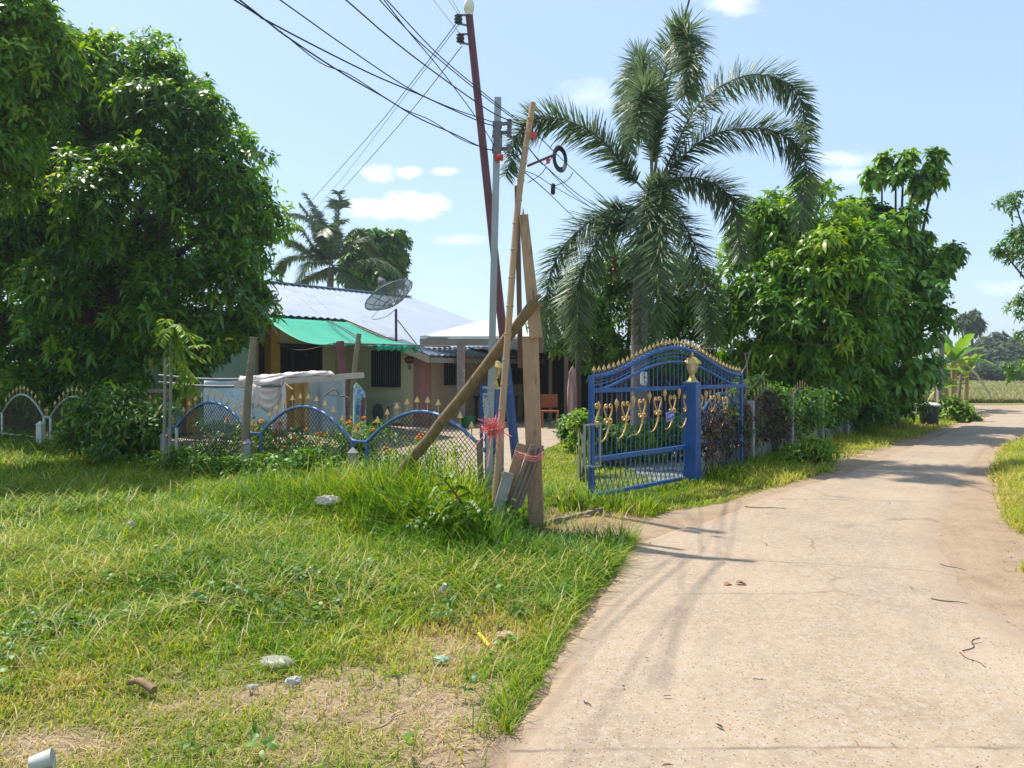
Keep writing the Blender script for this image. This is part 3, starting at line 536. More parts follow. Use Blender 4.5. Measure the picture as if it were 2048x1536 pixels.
# verge between side wall and road, garden grass behind the gate, right hand verge
def side_s(x, y): return (x - SA.x) * SDIR.x + (y - SA.y) * SDIR.y, (x - SA.x) * SDIR.y - (y - SA.y) * SDIR.x      # along, outward to the road
def verge_mask(x, y):
    s, o = side_s(x, y); return np.where((o > -.05) & (s > -2.6) & (s < 17), grassiness(x, y) * (.4 + .9 * np.clip(vn(x, y, 1.5, 60) * 1.6 - .25, 0, 1)), 0)
x, y = scatter(1.0, 13.5, 8.0, 24, 130000, 1500, verge_mask); s, o = side_s(x, y)
h = (.06 + .16 * vn(x, y, 1.2, 61) + .20 * np.clip(1 - o / .7, 0, 1)) * rng.uniform(.5, 1.3, len(x)) * np.where(s < .2, .38, 1); dry = .45 + .25 * np.clip(o / 1.2, 0, 1) + .6 * (vn(x, y, .9, 62) - .5) + rng.normal(0, .16, len(x)) - .25 * np.clip(1 - o / .5, 0, 1)
blades('grass', x, y, h, .0035 + .0009 * y, rng.uniform(.2, 1, len(x)), dry, label='dry tipped grass on the verge between the side wall and the road')
def garden_mask(x, y):
    s, o = side_s(x, y); return np.where((o < -.1) & (y < 19) & (x > -.2) & (x < 6) & (fencedist(x, y) > -.3), grassiness(x, y) * (.25 + np.clip(vn(x, y, 1.6, 64) * 1.5 - .2, 0, 1)), 0)
x, y = scatter(-.2, 6, 8.6, 19, 120000, 1300, garden_mask)
k = ~in_poly(x, y, [(2.0, 10.4), (3.3, 12.2), (5.5, 15.6), (4.5, 17.5), (2.6, 16.5), (1.7, 13)]); x, y = x[k], y[k]
blades('grass', x, y, (.05 + .05 * vn(x, y, 1.5, 65)) * rng.uniform(.5, 1.3, len(x)), .0035 + .001 * y, rng.uniform(.2, 1, len(x)), .42 + .5 * (vn(x, y, 1.1, 66) - .5) + rng.normal(0, .12, len(x)), label='short bright grass inside the gate beside the yard')
def right_mask(x, y):
    r = road_uv(x, y, True)[1]; return np.where(r & (x > 2.6) & (x < y * .74 + 1.2), grassiness(x, y) * (.65 + .8 * np.clip(vn(x, y, 1.7, 70) * 1.6 - .3, 0, 1)), 0)
x, y = scatter(2.6, 19, 4.4, 25, 110000, 2600, right_mask); rdx = road_uv(x, y)
h = (.07 + .10 * vn(x, y, 1.3, 71) + .14 * np.clip(rdx / 1.2, 0, 1)) * rng.uniform(.5, 1.3, len(x))
blades('grass', x, y, h, .004 + .0009 * y, rng.uniform(.2, 1, len(x)), .30 + .45 * np.clip(1 - rdx / .7, 0, 1) + .5 * (vn(x, y, 1, 72) - .5) + rng.normal(0, .14, len(x)), label='green grass verge along the far right side of the road')
n = 26000; y = 36 + 90 * rng.random(n) ** 1.7; x = rng.uniform(.50, .72, n) * y + rng.normal(0, 1, n)
blades('grass', x, y, rng.uniform(.12, .42, n) * (.5 + vn(x, y, .15, 80)), .02 + .0012 * y, rng.uniform(.2, 1, n), .5 + .7 * (vn(x, y, .12, 81) - .5) + rng.normal(0, .13, n), mt=M['fieldgrass'], label='dry pale grass over the open field')
# straw lying on the bare patches
xs_, ys_ = [], []
for c, rx, ry, s in BARE[:6] + BARE[6:8] + BARE[9:11]:
    n = int(4600 * rx * ry * s); xs_.append(rng.normal(c.x, rx * .6, n)); ys_.append(rng.normal(c.y, ry * .6, n))
n = 3600; xs_.append(rng.uniform(-3.2, .3, n)); ys_.append(rng.uniform(2.5, 4.6, n)); n = 6000; xs_.append(rng.uniform(2.8, 7, n)); ys_.append(rng.uniform(4.4, 9.5, n)); n = 2200; xs_.append(rng.uniform(-3.5, .4, n)); ys_.append(rng.uniform(2.6, 6.5, n))
x, y = map(np.concatenate, (xs_, ys_)); r_ = road_uv(x, y); k = (r_ > .0) & (r_ < 2.6 + 3 * (x < 2)) & ((x < 2.2) | (r_ < .75) | (y > 8)); x, y = x[k], y[k]; n = len(x)
blades('straw', x, y, rng.uniform(.04, .16, n), rng.uniform(.0018, .0045, n), rng.uniform(.2, .9, n), rng.random(n), M['straw'], z=groundz(x, y) + .006, flat=rng.uniform(.0, .35, n), label='loose dry straw lying on the bare trodden soil')
# ------------------------------------------------------------------ house
Z3 = Vector((0, 0, 1)); E1 = Vector((.6, .8, 0)); E2 = Vector((.8, -.6, 0)); HC = Vector((-2.47, 21.0, 0))
def hp(a, b, z=0): return HC + E1 * a + E2 * b + Z3 * z
def rz(b): return 1.90 + .324 * (.7 - b) if b > -6.82 else 1.90 + .324 * 7.52 - .324 * (-6.82 - b)
t = thing('house', hp(0, 0), 'low cream house with a blue grey metal roof behind the front fence', 'house')
def wallq(name, poly, vec, mt): b = MB(); b.prism(poly, vec); return b.build(name, mt, t)
TH = .12
# wing side wall (faces the camera), wing front wall, recessed porch wall, left wall, gable end, back wall
b = MB(); b.prism([hp(0, 0), hp(0, -3.52), hp(0, -3.52, rz(-3.52) - .1), hp(0, 0, rz(0) - .1)], E1 * TH); b.build('side_wall', M['cream'], t)
b = MB(); b.prism([hp(.12, 0), hp(6.3, 0), hp(6.3, 0, rz(0) - .1), hp(.12, 0, rz(0) - .1)], E2 * -TH)
b.build('front_wall', M['pink'], t)
b = MB(); b.box(hp(.17, .012, 1.0), (.40, .05, 2.0), (E1, E2, Z3)); b.box(hp(-.012, -.12, 1.0), (.05, .26, 2.02), (E1, E2, Z3)); b.build('corner_pilaster', mat('rose render', (.50, .25, .21), (.44, .22, .18), 2, .8), t)
b = MB(); b.prism([hp(0, -3.52), hp(-5.6, -3.52), hp(-5.6, -3.52, 2.95), hp(0, -3.52, 2.95)], E2 * -TH); b.build('porch_wall', M['cream'], t)
b = MB(); b.prism([hp(-3.1, -3.0), hp(-5.6, -3.0), hp(-5.6, -3.0, 2.9), hp(-3.1, -3.0, 2.9)], E2 * -TH); b.build('left_wall', M['green_wall'], t)
MB().box(hp(-2.62, -2.95, 1.42), (.28, .28, 2.84), (E1, E2, Z3)).build('porch_column', M['orange'], t); MB().box(hp(-5.0, -2.92, 1.4), (.3, .2, 2.8), (E1, E2, Z3)).build('porch_column', M['orange'], t)
b = MB(); b.prism([hp(6.3, 0), hp(6.3, -11.5), hp(6.3, -11.5, rz(-11.5) - .1), hp(6.3, -6.82, rz(-6.82) - .1), hp(6.3, 0, rz(0) - .1)], E1 * -TH); b.prism([hp(-5.6, -11.4), hp(6.2, -11.4), hp(6.2, -11.4, rz(-11.4) - .1), hp(-5.6, -11.4, rz(-11.4) - .1)], E2 * TH); b.build('back_wall', M['cream'], t)
b = MB(); b.prism([hp(-5.6, -3.1), hp(-5.6, -11.4), hp(-5.6, -11.4, rz(-11.4) - .1), hp(-5.6, -6.82, rz(-6.82) - .1), hp(-5.6, -3.1, 2.9)], E1 * TH); b.build('end_wall', M['green_wall'], t)
b = MB(); b.box(hp(-1.6, -3.49, 1.1), (2.0, .06, 2.15), (E1, E2, Z3)); d_ = b.build('door', M['dark'], t)
b = MB()
for a in (-2.62, -1.6, -.58): b.box(hp(a, -3.47, 1.1), (.07, .07, 2.2), (E1, E2, Z3))
b.box(hp(-1.6, -3.47, 2.22), (2.1, .075, .08), (E1, E2, Z3)); b.build('frame', M['frame'], d_)
def window(c, ux, nrm, w, h, bars):
    b = MB(); b.box(c + nrm * .012, (w, .02, h), (ux, nrm, Z3)); o = b.build('window', M['dark'], t); f = MB()
    for s in (-1, 1): f.box(c + ux * s * w / 2 + nrm * .03, (.06, .05, h + .06), (ux, nrm, Z3)); f.box(c + Z3 * s * h / 2 + nrm * .03, (w - .06, .048, .06), (ux, nrm, Z3))
    f.box(c + nrm * .028, (.04, .04, h), (ux, nrm, Z3)); f.build('frame', M['frame'], o); g = MB()
    for i in range(1, bars): g.tube([c + ux * (-w / 2 + w * i / bars) + nrm * .05 - Z3 * (h / 2 - .03), c + ux * (-w / 2 + w * i / bars) + nrm * .05 + Z3 * (h / 2 - .03)], .007, 5)
    g.build('grille', M['grey'], o)
window(hp(0, -1.33, 1.56), E2, -E1, 1.08, .98, 12)
window(hp(1.38, 0, 1.52), E1, E2, .85, .80, 8)
window(hp(4.1, 0, 1.5), E1, E2, 1.0, .8, 8)
# corrugated roof: front slope stepped, back slope
b = MB()
def slope(a0, a1, b0, b1):
    n = int((a1 - a0) / .0625); G = [[], []]
    for i in range(n + 1):
        a = a0 + (a1 - a0) * i / n; k = i % 4; hgt = .028 if k in (1, 2) else 0
        G[0].append(hp(a, b0, rz(b0) + hgt)); G[1].append(hp(a, b1, rz(b1) + hgt))
    b.grid(G, False)
slope(-5.9, -.4, -6.82, -2.57); slope(-.4, 6.5, -6.82, .7); slope(-5.9, 6.5, -11.9, -6.825)
ro = b.build('roof', M['roof'], t, solid=.02)
b = MB(); b.beam(hp(-5.9, -6.82, rz(-6.82) + .055), hp(6.5, -6.82, rz(-6.82) + .055), .34, .03); b.build('ridge_cap', M['roof'], ro)
b = MB(); b.prism([hp(-.43, -2.55, rz(-2.55) - .03), hp(-.43, .68, rz(.68) - .03), hp(-.43, .68, rz(.68) - .2), hp(-.43, -2.55, rz(-2.55) - .24)], E1 * .03); b.build('barge_board', mat('cream board', (.60, .53, .36), (.54, .46, .30), 3, .7), t)
b = MB(); b.prism([hp(6.47, -6.82, rz(-6.82) - .03), hp(6.47, .68, rz(.68) - .03), hp(6.47, .68, rz(.68) - .2), hp(6.47, -6.82, rz(-6.82) - .2)], E1 * .03); b.beam(hp(-.38, .69, rz(.7) - .12), hp(6.46, .69, rz(.7) - .12), .025, .14); b.build('eave_board', M['fascia'], t)
b = MB(); b.beam(hp(-5.8, -2.60, 2.86), hp(-.45, -2.60, 2.86), .03, .14); b.build('eave_board', M['frame'], t)
b = MB(); pc = hp(-.03, -.42, 1.80)
b.lathe(pc + E1 * .03, [(.0, -.02), (.17, -.02), (.19, 0), (.17, .03), (0, .03)], 20, axis=-E1, cap=False); 
for i in range(len(b.v)): v = Vector(b.v[i]); b.v[i] = tuple(v + Z3 * ((v.z - pc.z) * -.42))
pl = tag(b.build('wall_plaque', M['plaque']), 'brown oval plaque on the cream wall right of the window', 'plaque')
b = MB()
for k in range(-4, 5): b.box(pc + E2 * (k * .028) - E1 * .003 + Z3 * (.012 * math.sin(k)), (.018, .006, .03 + .02 * (k % 2)), (E2, E1, Z3))
b.build('lettering', M['goldtip'], pl)
b = MB(); b.box(hp(-.03, -.40, 1.58), (.04, .05, .10), (E2, E1, Z3)); b.tube([hp(-.04, -.40, 1.62), hp(-.05, -.40, 1.72)], .012, 6); tag(b.build('wall_hook', M['grey']), 'small dark fitting on the wall under the oval plaque', 'fitting')
# air conditioner
c = hp(-.26, -1.05, .36); t = thing('air_conditioner', hp(-.26, -1.05), 'white outdoor air conditioner unit at the wall foot under the window', 'air conditioner')
b = MB(); b.box(c, (.86, .30, .58), (E2, E1, Z3)); b.build('casing', M['whitepl'], t, bevel=.015)
b = MB(); b.lathe(c - E2 * .18 - E1 * .152, [(0, 0), (.22, 0), (.235, .012), (.20, .018), (0, .006)], 24, axis=-E1, cap=False); b.build('fan_grille', M['grey'], t)
b = MB(); b.lathe(c + E2 * .22 + Z3 * .12 - E1 * .152, [(0, 0), (.05, 0), (.05, .006), (0, .006)], 16, axis=-E1, cap=False); b.build('emblem', M['red'], t)
b = MB()
for k in range(4): b.box(c + E2 * (.185 + k * .026) + Z3 * .03 - E1 * .153, (.017, .006, .028), (E2, E1, Z3))
b.box(c + E2 * .36 + Z3 * .18 - E1 * .153, (.05, .006, .02), (E2, E1, Z3)); b.build('lettering', M['frame'], t)
for s in (-1, 1): MB().box(c + E2 * s * .3 - Z3 * .325, (.08, .3, .068), (E2, E1, Z3)).build('foot', M['conc'], t)
# green tarp
TL, TR = hp(-3.2, -2.55, rz(-2.55) - .06), hp(-.36, -2.5, rz(-2.5) - .05); BL, BR = at(676, 688, 15.0), at(842, 692, 18.2); G = []; n = 16
for i in range(n + 1):
    s = i / n; row = []
    for j in range(n + 1):
        u = j / n; p = TL.lerp(TR, u).lerp(BL.lerp(BR, u), s); p.z -= .26 * math.sin(PI * s) * (1 - .55 * u) + .03 * math.sin(u * 22) * s; p.x += .10 * math.sin(PI * s) * (1 - u); row.append(p)
    G.append(row)
b = MB(); b.grid(G); tp = tag(b.build('shade_tarp', M['tarp'], solid=.006), 'green shade net stretched from the porch eave to a thin pole', 'shade net')
b = MB()
for k in range(7):
    u = .45 + k * .08; p = BL.lerp(BR, u); w = random.uniform(.1, .22); h = random.uniform(.06, .2); b.grid([[p + Vector((-w, -.03, .0)), p + Vector((0, -.06, 0)), p + Vector((w, -.03, 0))], [p + Vector((-w * .8, -.05, -h * .5)), p + Vector((0, -.1, -h)), p + Vector((w * .7, -.04, -h * .3))]])
b.build('ragged_hem', M['tarp'], tp, solid=.005)
b = MB(); b.tube(cr([at(668, 687, 14.96), at(760, 689, 16.6), at(900, 693, 19.4)], 5), .022, 7); tag(b.build('tarp_pole', M['bambooold']), 'thin pole along the lower edge of the green shade net', 'pole')
for d, lb in ((0, 'left one of two dark cables lying across the green shade net'), (.07, 'right one of two dark cables lying across the green shade net')): b = MB(); b.tube(cr([TL.lerp(TR, .72) + Vector((d, 0, .02)), at(700, 668, 17.6) + Vector((d, 0, 0)), at(722, 686, 15.8)], 5), .012, 5); tag(b.build('cable', M['wire']), lb, 'cable')
b = MB(); b.tube(cr([hp(-2.6, -2.8, 2.25), at(600, 700, 17.5), at(676, 684, 14.9)], 6), .008, 4); tag(b.build('guy_rope', M['bambooold']), 'pale rope sagging from the ochre porch column to the red post', 'rope')
# satellite dish
pb = Vector((-3.13, 20.9, 2.26)); t = thing('satellite_dish', pb, 'large grey mesh satellite dish on a rusty mast at the roof edge', 'satellite dish'); top = at(792, 618, 20.9)
b = MB(); b.tube([pb - Z3 * .1, top], .035, 8); b.build('mast', M['rust'], t)
b = MB(); b.tube([at(795, 640, 20.9), at(845, 704, 20.4)], .014, 6); b.build('brace', M['frame'], t)
dc = at(785, 603, 20.9); ax = Vector((-.50, .22, .84)).normalized(); X = ax.cross(Vector((0, 1, 0))).normalized(); Y_ = ax.cross(X); Rd = .71; dd = .28; G = []
def dpt(r, a, off=0): return dc + (X * math.cos(a) + Y_ * math.sin(a)) * r + ax * (dd * (r / Rd) ** 2 - .06 + off)
for i in range(7): G.append([dpt(.06 + (Rd - .06) * i / 6, 2 * PI * k / 32) for k in range(33)])
b = MB(); b.grid(G); b.build('dish', M['dish'], t)
b = MB()
for k in range(12): b.tube([dpt(.06 + (Rd - .06) * i / 5, 2 * PI * k / 12, -.012) for i in range(6)], .010, 5)
for r in (.28, .52, Rd): b.tube([dpt(r, 2 * PI * k / 32, -.01) for k in range(33)], .011 if r < Rd else .016, 5, cap=False)
b.build('ribs', M['grey'], t)
b = MB(); fp = dc + ax * .62
for k in range(4): b.tube([dpt(Rd * .96, PI / 4 + k * PI / 2), fp], .009, 5)
b.build('feed_arm', M['grey'], t); b = MB(); b.lathe(fp - ax * .08, [(.10, 0), (.12, .02), (.12, .12), (.06, .2), (.05, .26)], 12, axis=ax); b.build('feed_horn', M['grey'], t)
b = MB(); b.tube(cr([dpt(Rd, PI), at(745, 633, 20.6), at(770, 634, 20.7), top], 5), .008, 4); b.build('cable', M['wire'], t)
# carport
t = thing('carport', at(920, 852, 21), 'open carport with a pale roof and fascia beam right of the house', 'carport')
A, B_ = at(840, 684, 20.8), at(1140, 684, 21.6); dv = Vector((.44, .90, 0)) * 4.2
b = MB(); b.prism([A + Z3 * .115, B_ + Z3 * .115, B_ + dv + Z3 * .86, A + dv + Z3 * .86], Z3 * .04); b.build('roof', M['roof2'], t)
b = MB(); b.beam(A, B_, .05, .20); b.beam(A + Vector((.01, .03, 0)), A + dv + Z3 * .68, .04, .14); b.build('fascia', M['fascia'], t)
b = MB(); p = at(921, 852, 21.0); b.box((p.x - .03, p.y, 1.1), (.13, .16, 2.2)); b.build('column', M['fascia'], t); b = MB(); b.box((p.x + .085, p.y - .02, 1.1), (.09, .12, 2.2)); b.build('column', mat('peeling pink post', (.42, .20, .18), (.38, .30, .26), 6, .8, c3=(.5, .46, .42), sc3=5, th3=.55), t)
b = MB(); p = B_ + Vector((-.1, .1, 0)); b.box((p.x, p.y, 1.1), (.12, .12, 2.2)); b.build('column', M['timber2'], t)
# dark shed running back from the yard
t = thing('tin_shed', at(1040, 850, 25), 'dark open fronted tin shed behind the carport', 'shed')
b = MB(); b.prism([(-1.6, 25.6, 0), (7.6, 21.6, 0), (7.6, 21.6, 2.0), (-1.6, 25.6, 2.3)], (.1, .25, 0)); b.build('back_wall', M['darkwood'], t); b = MB(); b.prism([(2.6, 21.2, 0), (7.5, 19.0, 0), (7.5, 19.0, 1.9), (2.6, 21.2, 1.95)], (.05, .12, 0)); b.build('side_wall', M['darkwood'], t)  # side wall added as a dark backing for the shade under the trees
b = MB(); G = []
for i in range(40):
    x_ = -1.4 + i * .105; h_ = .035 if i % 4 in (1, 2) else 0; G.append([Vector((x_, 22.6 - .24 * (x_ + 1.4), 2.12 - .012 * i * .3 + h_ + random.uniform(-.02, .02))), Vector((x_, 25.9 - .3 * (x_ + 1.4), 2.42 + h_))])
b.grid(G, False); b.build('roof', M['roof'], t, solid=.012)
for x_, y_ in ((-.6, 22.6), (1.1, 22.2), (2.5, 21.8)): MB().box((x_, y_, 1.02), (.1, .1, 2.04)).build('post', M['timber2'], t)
# things in the yard
t = thing('plastic_chair', (1.0, 20.4, 0), 'orange brown chair in the shade under the carport', 'chair'); bx = lambda name, c, s: MB().box(c, s).build(name, M['orangepl'], t)
bx('seat', (1.0, 20.4, .44), (.46, .44, .04)); bx('backrest', (1.0, 20.63, .70), (.44, .03, .36))
for sx_ in (-.2, .2):
    for sy in (-.19, .19): bx('leg', (1.0 + sx_, 20.4 + sy, .21), (.045, .045, .42))
b = MB(); b.lathe((-1.15, 20.4, 0), [(.15, 0), (.20, .30), (.215, .31), (.19, .30), (.14, .02)], 18); tag(b.build('bucket', M['greenpl']), 'green plastic bucket beside the carport column', 'bucket')
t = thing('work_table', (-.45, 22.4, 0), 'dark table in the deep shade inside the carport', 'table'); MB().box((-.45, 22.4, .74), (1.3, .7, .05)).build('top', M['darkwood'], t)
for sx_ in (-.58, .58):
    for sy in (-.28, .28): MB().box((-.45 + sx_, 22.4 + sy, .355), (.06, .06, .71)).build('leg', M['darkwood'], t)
b = MB(); b.box((-.6, 22.35, .93), (.5, .4, .32)); tag(b.build('storage_box', mat('dull blue box', (.07, .13, .20), (.05, .1, .15), 4, .5), bevel=.02), 'dull blue box on the dark table in the carport', 'box')
pp = gp(1141, 17.0); t = thing('flower_pot', pp, 'blue plastic flower pot with a green plant beside the yard', 'flower pot'); b = MB(); b.lathe(pp + Z3 * .0, [(.10, 0), (.155, .30), (.165, .31), (.14, .30), (.13, .27), (0, .26)], 16, cap=False); b.build('pot', M['bluepl'], t)
P = np.array(pp) + np.array([0, 0, .38]) + rng.normal(0, 1, (26, 3)) * np.array([.16, .14, .09]); rosettes('plant', P, np.tile([0, 0, 1.], (26, 1)) + rng.normal(0, .5, (26, 3)), M['bush'], t, 7, .11, .05, .4)
b = MB(); q = gp(1156, 16.0); b.tube([q - Z3 * .05, q + Vector((.01, 0, 1.0)), q + Vector((0, 0, 2.0))], [.07, .06, .055], 8); tag(b.build('timber_post', M['bark']), 'rough dark post with laundry tied to it, left of the gate', 'post')
def cloth(name, top, drop, mt, label, folds=5, amp=.035, taper=.9, cat='laundry', n=20, back=None, group=None, seed=0, sway=(0, 0, 0)):
    q = cr(top, n // max(1, len(top) - 1)); G = []; m = 14; L = (q[-1] - q[0]); sd = L.cross(Z3).normalized(); cen = q[0].lerp(q[-1], .5); ph = seed * 1.7
    if back:
        for k in range(5, 0, -1): G.append([p - sd * .0 - sd * (.05 + .01 * math.sin(9 * i / len(q) + ph)) * 1 - Z3 * back * k / 5 for i, p in enumerate(q)])
    for k in range(m + 1):
        s = k / m; row = []
        for i, p in enumerate(q):
            u = i / (len(q) - 1); dz = drop if not callable(drop) else drop(u); o = amp * min(1, s * 2.5) * (math.sin(u * folds * 6.28 + ph + s * .8) + .5 * math.sin(u * folds * 13 + ph * 2)); c = p.lerp(Vector((cen.x, cen.y, p.z)), (1 - taper) * s)
            row.append(c + sd * (o + .045) - Z3 * dz * s + Vector(sway) * s)
        G.append(row)
    b = MB(); b.grid(G); return tag(b.build(name, mt, solid=.008), label, cat, group)
cloth('hanging_shirt', [at(1134, 745, 15.7), at(1141, 733, 15.8), at(1147, 740, 15.9)], 1.0, M['cloth_red'], 'red and white striped clothes hanging from the rough post left of the gate', 3, .05, .95, seed=2)
cloth('hanging_shirt', [at(1138, 752, 16.1), at(1150, 748, 16.1), at(1158, 756, 16.1)], .42, M['cloth_denim'], 'dark blue cloth hanging beside the red and white clothes', 2, .03, .9, seed=4)
# ------------------------------------------------------------------ laundry rack behind the front fence
b = MB(); q = gp(694, 12.3); b.tube([q - Z3 * .05, at(688, 770, 12.25), at(680, 682, 12.2)], [.068, .062, .060], 10); tag(b.build('steel_post', M['rust'], bevel=0), 'leaning rust red steel post holding the green shade net', 'post')
b = MB(); q = gp(703, 11.9); pts = cr([q, at(707, 770, 11.85), at(718, 667, 11.8)], 6); b.tube(pts, [.042, .040, .038], 8)
for p in pts[2::3]: b.lathe(p, [(.041, -.012), (.047, 0), (.041, .012)], 8)
tag(b.build('bamboo_post', M['bambooold']), 'grey bamboo post right of the leaning red post', 'post')
b = MB(); q = gp(489, 10.65); pts = cr([q, at(495, 800, 10.6), at(508, 676, 10.55)], 7); b.tube(pts, [.058, .046], 9)
for p in pts[2::3]: b.lathe(p, [(.052, -.012), (.059, 0), (.052, .012)], 9)
tag(b.build('bamboo_post', M['bambooold']), 'thick bamboo post tied to the front fence left of the white shirt', 'post')
b = MB(); b.beam(at(468, 770, 11.2), at(728, 750, 11.75), .06, .085); tag(b.build('laundry_rail', mat('pale painted board', (.55, .47, .38), (.42, .36, .29), 5, .75, stretch=(.6, 6, 6), c3=(.2, .34, .2), sc3=2, th3=.62)), 'pale board tied between the two bamboo posts as a laundry rail', 'rail')
for y_, dy, lb in ((757, .35, 'upper dark pipe running left from the bedspread'), (771, 0, 'lower dark pipe running left from the thick bamboo post')):
    b = MB(); b.tube(cr([at(318, y_ - 6, 11.6 + dy), at(420, y_ + 2, 11.4 + dy), at(560, y_, 11.2 + dy)], 5), .022, 7); tag(b.build('metal_pipe', M['grey']), lb, 'pipe')
q = gp(333, 11.3)
for d, dz, lb in ((-.03, -.18, 'shorter of two thin pale poles beside the feathery sapling'), (.03, .04, 'taller of two thin pale poles beside the feathery sapling')): b = MB(); b.tube([q + Vector((d, d, 0)), at(337, 690, 11.3) + Vector((d, d, dz))], .022, 7); tag(b.build('thin_pole', M['fascia']), lb, 'pole')
b = MB(); b.tube([at(310, 838, 11.8), at(352, 764, 11.6)], .014, 5); b.box(at(318, 782, 11.6), (.3, .06, .05)); tag(b.build('wooden_bracket', M['timber2']), 'small slanting wooden bracket left of the pale poles', 'bracket')
bd = cloth('bedspread', [at(412, 760, 12.0), at(470, 757, 11.85), at(565, 754, 11.7)], lambda u: .70 - .02 * math.sin(u * 9), M['bed'], 'pale blue bedspread printed with pink birds, draped over the laundry rail', 1.6, .03, .99, back=.3, n=30, seed=1)
cloth('bedspread', [at(420, 834, 12.2), at(480, 836, 12.1), at(545, 838, 12.05)], .35, M['cloth_grey'], 'lower grey blue sheet hanging under the printed bedspread', 2, .03, .99, seed=5)
cloth('bed_sheet', [at(566, 752, 11.75), at(592, 750, 11.75), at(618, 749, 11.75)], .80, M['cloth_tan'], 'tan sheet hanging between the white shirt and the grey sheet', 2.5, .04, .98, seed=3)
cloth('bed_sheet', [at(612, 751, 11.95), at(640, 749, 11.95), at(692, 750, 11.95)], .92, M['cloth_grey'], 'grey blue sheet hanging left of the leaning red post', 2.5, .04, 1.05, seed=6)
t = thing('white_shirt', at(540, 760, 11.3), 'pinkish white shirt bunched along the rail, its sleeve hanging down', 'laundry')
q = cr([at(480, 758, 11.35), at(540, 753, 11.4), at(600, 747, 11.5), at(655, 745, 11.6), at(668, 750, 11.6)], 8); b = MB(); G = []
for i, p in enumerate(q):
    u = i / (len(q) - 1); row = []
    for k in range(9):
        a = -2.0 + 4.0 * k / 8; r = (.055 + .02 * math.sin(u * 31 + k * 2)) * (1 - .3 * u); row.append(p + Vector((0, -math.sin(a) * r * 1.1, math.cos(a) * r - .03)))
    G.append(row)
b.grid(G); b.build('body', M['cloth_white'], t, solid=.008); G = []
for k in range(15):
    s = k / 14; row = []
    for i in range(17):
        u = i / 16; p = at(508, 762, 11.3).lerp(at(572, 752, 11.32), u); sag = .10 + .42 * math.sin(PI * min(1, max(0, u * .94 + .08))) ** .7 * (.55 + .8 * u)
        row.append(p + Vector((.02 * math.sin(s * 5), -.07 + .035 * math.sin(s * 26 + 3 * u), -sag * s)))
    G.append(row)
b = MB(); b.grid(G); b.build('hanging_side', M['cloth_white'], t, solid=.008)
b = MB(); b.grid([[at(549 + 3 * k, 757 + k * .2, 11.26) + Vector((0, -.03 * math.sin(k * 1.5), -.85 * s / 6)) + Vector((-.012 * s * (k < 4) + .004 * s, 0, 0)) for k in range(8)] for s in range(7)]); b.build('sleeve', M['cloth_white'], t, solid=.008)
b = MB(); b.grid([[at(505 + 3.2 * k - .9 * s, 768 + 8.5 * s + k, 10.95) + Vector((0, .02 * math.sin(k * 1.7 + s), 0)) for k in range(6)] for s in range(6)]); tag(b.build('hanging_rag', M['cloth_white'], solid=.008), 'small white rag behind the thick bamboo post', 'laundry')
cloth('towel', [at(707, 772, 11.2), at(714, 766, 11.2), at(730, 786, 11.25)], lambda u: .88 - .12 * u, M['towel'], 'blue and yellow tie dyed towel hanging right of the bamboo post', 1.5, .03, 1.15, seed=7)
b = MB(); b.tube([at(727, 795, 11.1), at(725, 842, 11.1)], .03, 7); tag(b.build('stick', M['rust']), 'short brown stick hanging beside the tie dyed towel', 'stick')
b = MB(); b.tube(cr([at(648, 792, 11.3), at(668, 778, 11.3), at(680, 790, 11.3), at(700, 800, 11.3), at(703, 840, 11.3)], 6), .012, 5); b.tube(cr([at(655, 790, 11.3), at(690, 792, 11.25)], 4), .008, 4); tag(b.build('dead_branch', M['bambooold']), 'pale crooked branch tied across the leaning red post', 'branch')
b = MB(); b.beam(at(570, 768, 11.15), at(585, 779, 11.1), .03, .02); tag(b.build('clothes_peg_stick', M['bamboo']), 'short split bamboo stick under the laundry rail', 'stick')
# ------------------------------------------------------------------ the trees and plants themselves
tree('mango_tree', gp(190, 16.4), [(255, 165, 85, .3), (300, 210, 100, .2), (170, 210, 100, .5), (130, 140, 70, .3), (165, 135, 50, .2), (100, 130, 60, .5), (95, 200, 90, .6), (40, 280, 100, .9), (20, 560, 130, 1.2), (350, 250, 105), (420, 330, 95), (462, 420, 85), (490, 515, 70, -.3), (455, 600, 75, -.5), (330, 450, 160, -.6), (180, 420, 180, .2), (60, 400, 150, 1.0), (80, 600, 150, 1.0), (220, 620, 150, -.2), (370, 620, 110, -.8), (130, 745, 95, .6), (280, 735, 80, -.6), (10, 720, 100, 1.3), (60, 790, 80, 1.2), (-20, 800, 80, 1.5), (150, 810, 60, .8)], 15.8,
     'huge dense mango tree with drooping dark leaves overhanging the left end of the house', M['mango'], 640, 19, .30, .20, .062, .42, r0=.24, n=8, rmin=.70, el=(-.25, .95))
tree('mango_tree', gp(-90, 12.6), [(40, 80, 75), (-20, 150, 130), (60, 160, 65), (-60, 290, 120), (-60, 40, 120), (10, 20, 80), (95, 115, 45), (75, 60, 40)], 12.3, 'mango treetop rising at the left edge, its base hidden by the huge mango tree', M['mango2'], 180, 19, .26, .18, .055, .42, r0=.2, n=8, el=(-.25, .95))
tree('mango_tree', gp(1590, 19.6), [(1600, 425, 62), (1545, 470, 62), (1650, 470, 70), (1690, 520, 70), (1530, 560, 95), (1640, 560, 105, -.6), (1540, 660, 95, -.6), (1640, 670, 110, -.8), (1560, 745, 65, -.9), (1650, 760, 70, -.8)], 19,
     'bright green mango tree behind the side wall, just right of the palm', M['mango2'], 300, 15, .32, .23, .07, .42, r0=.15, n=9)
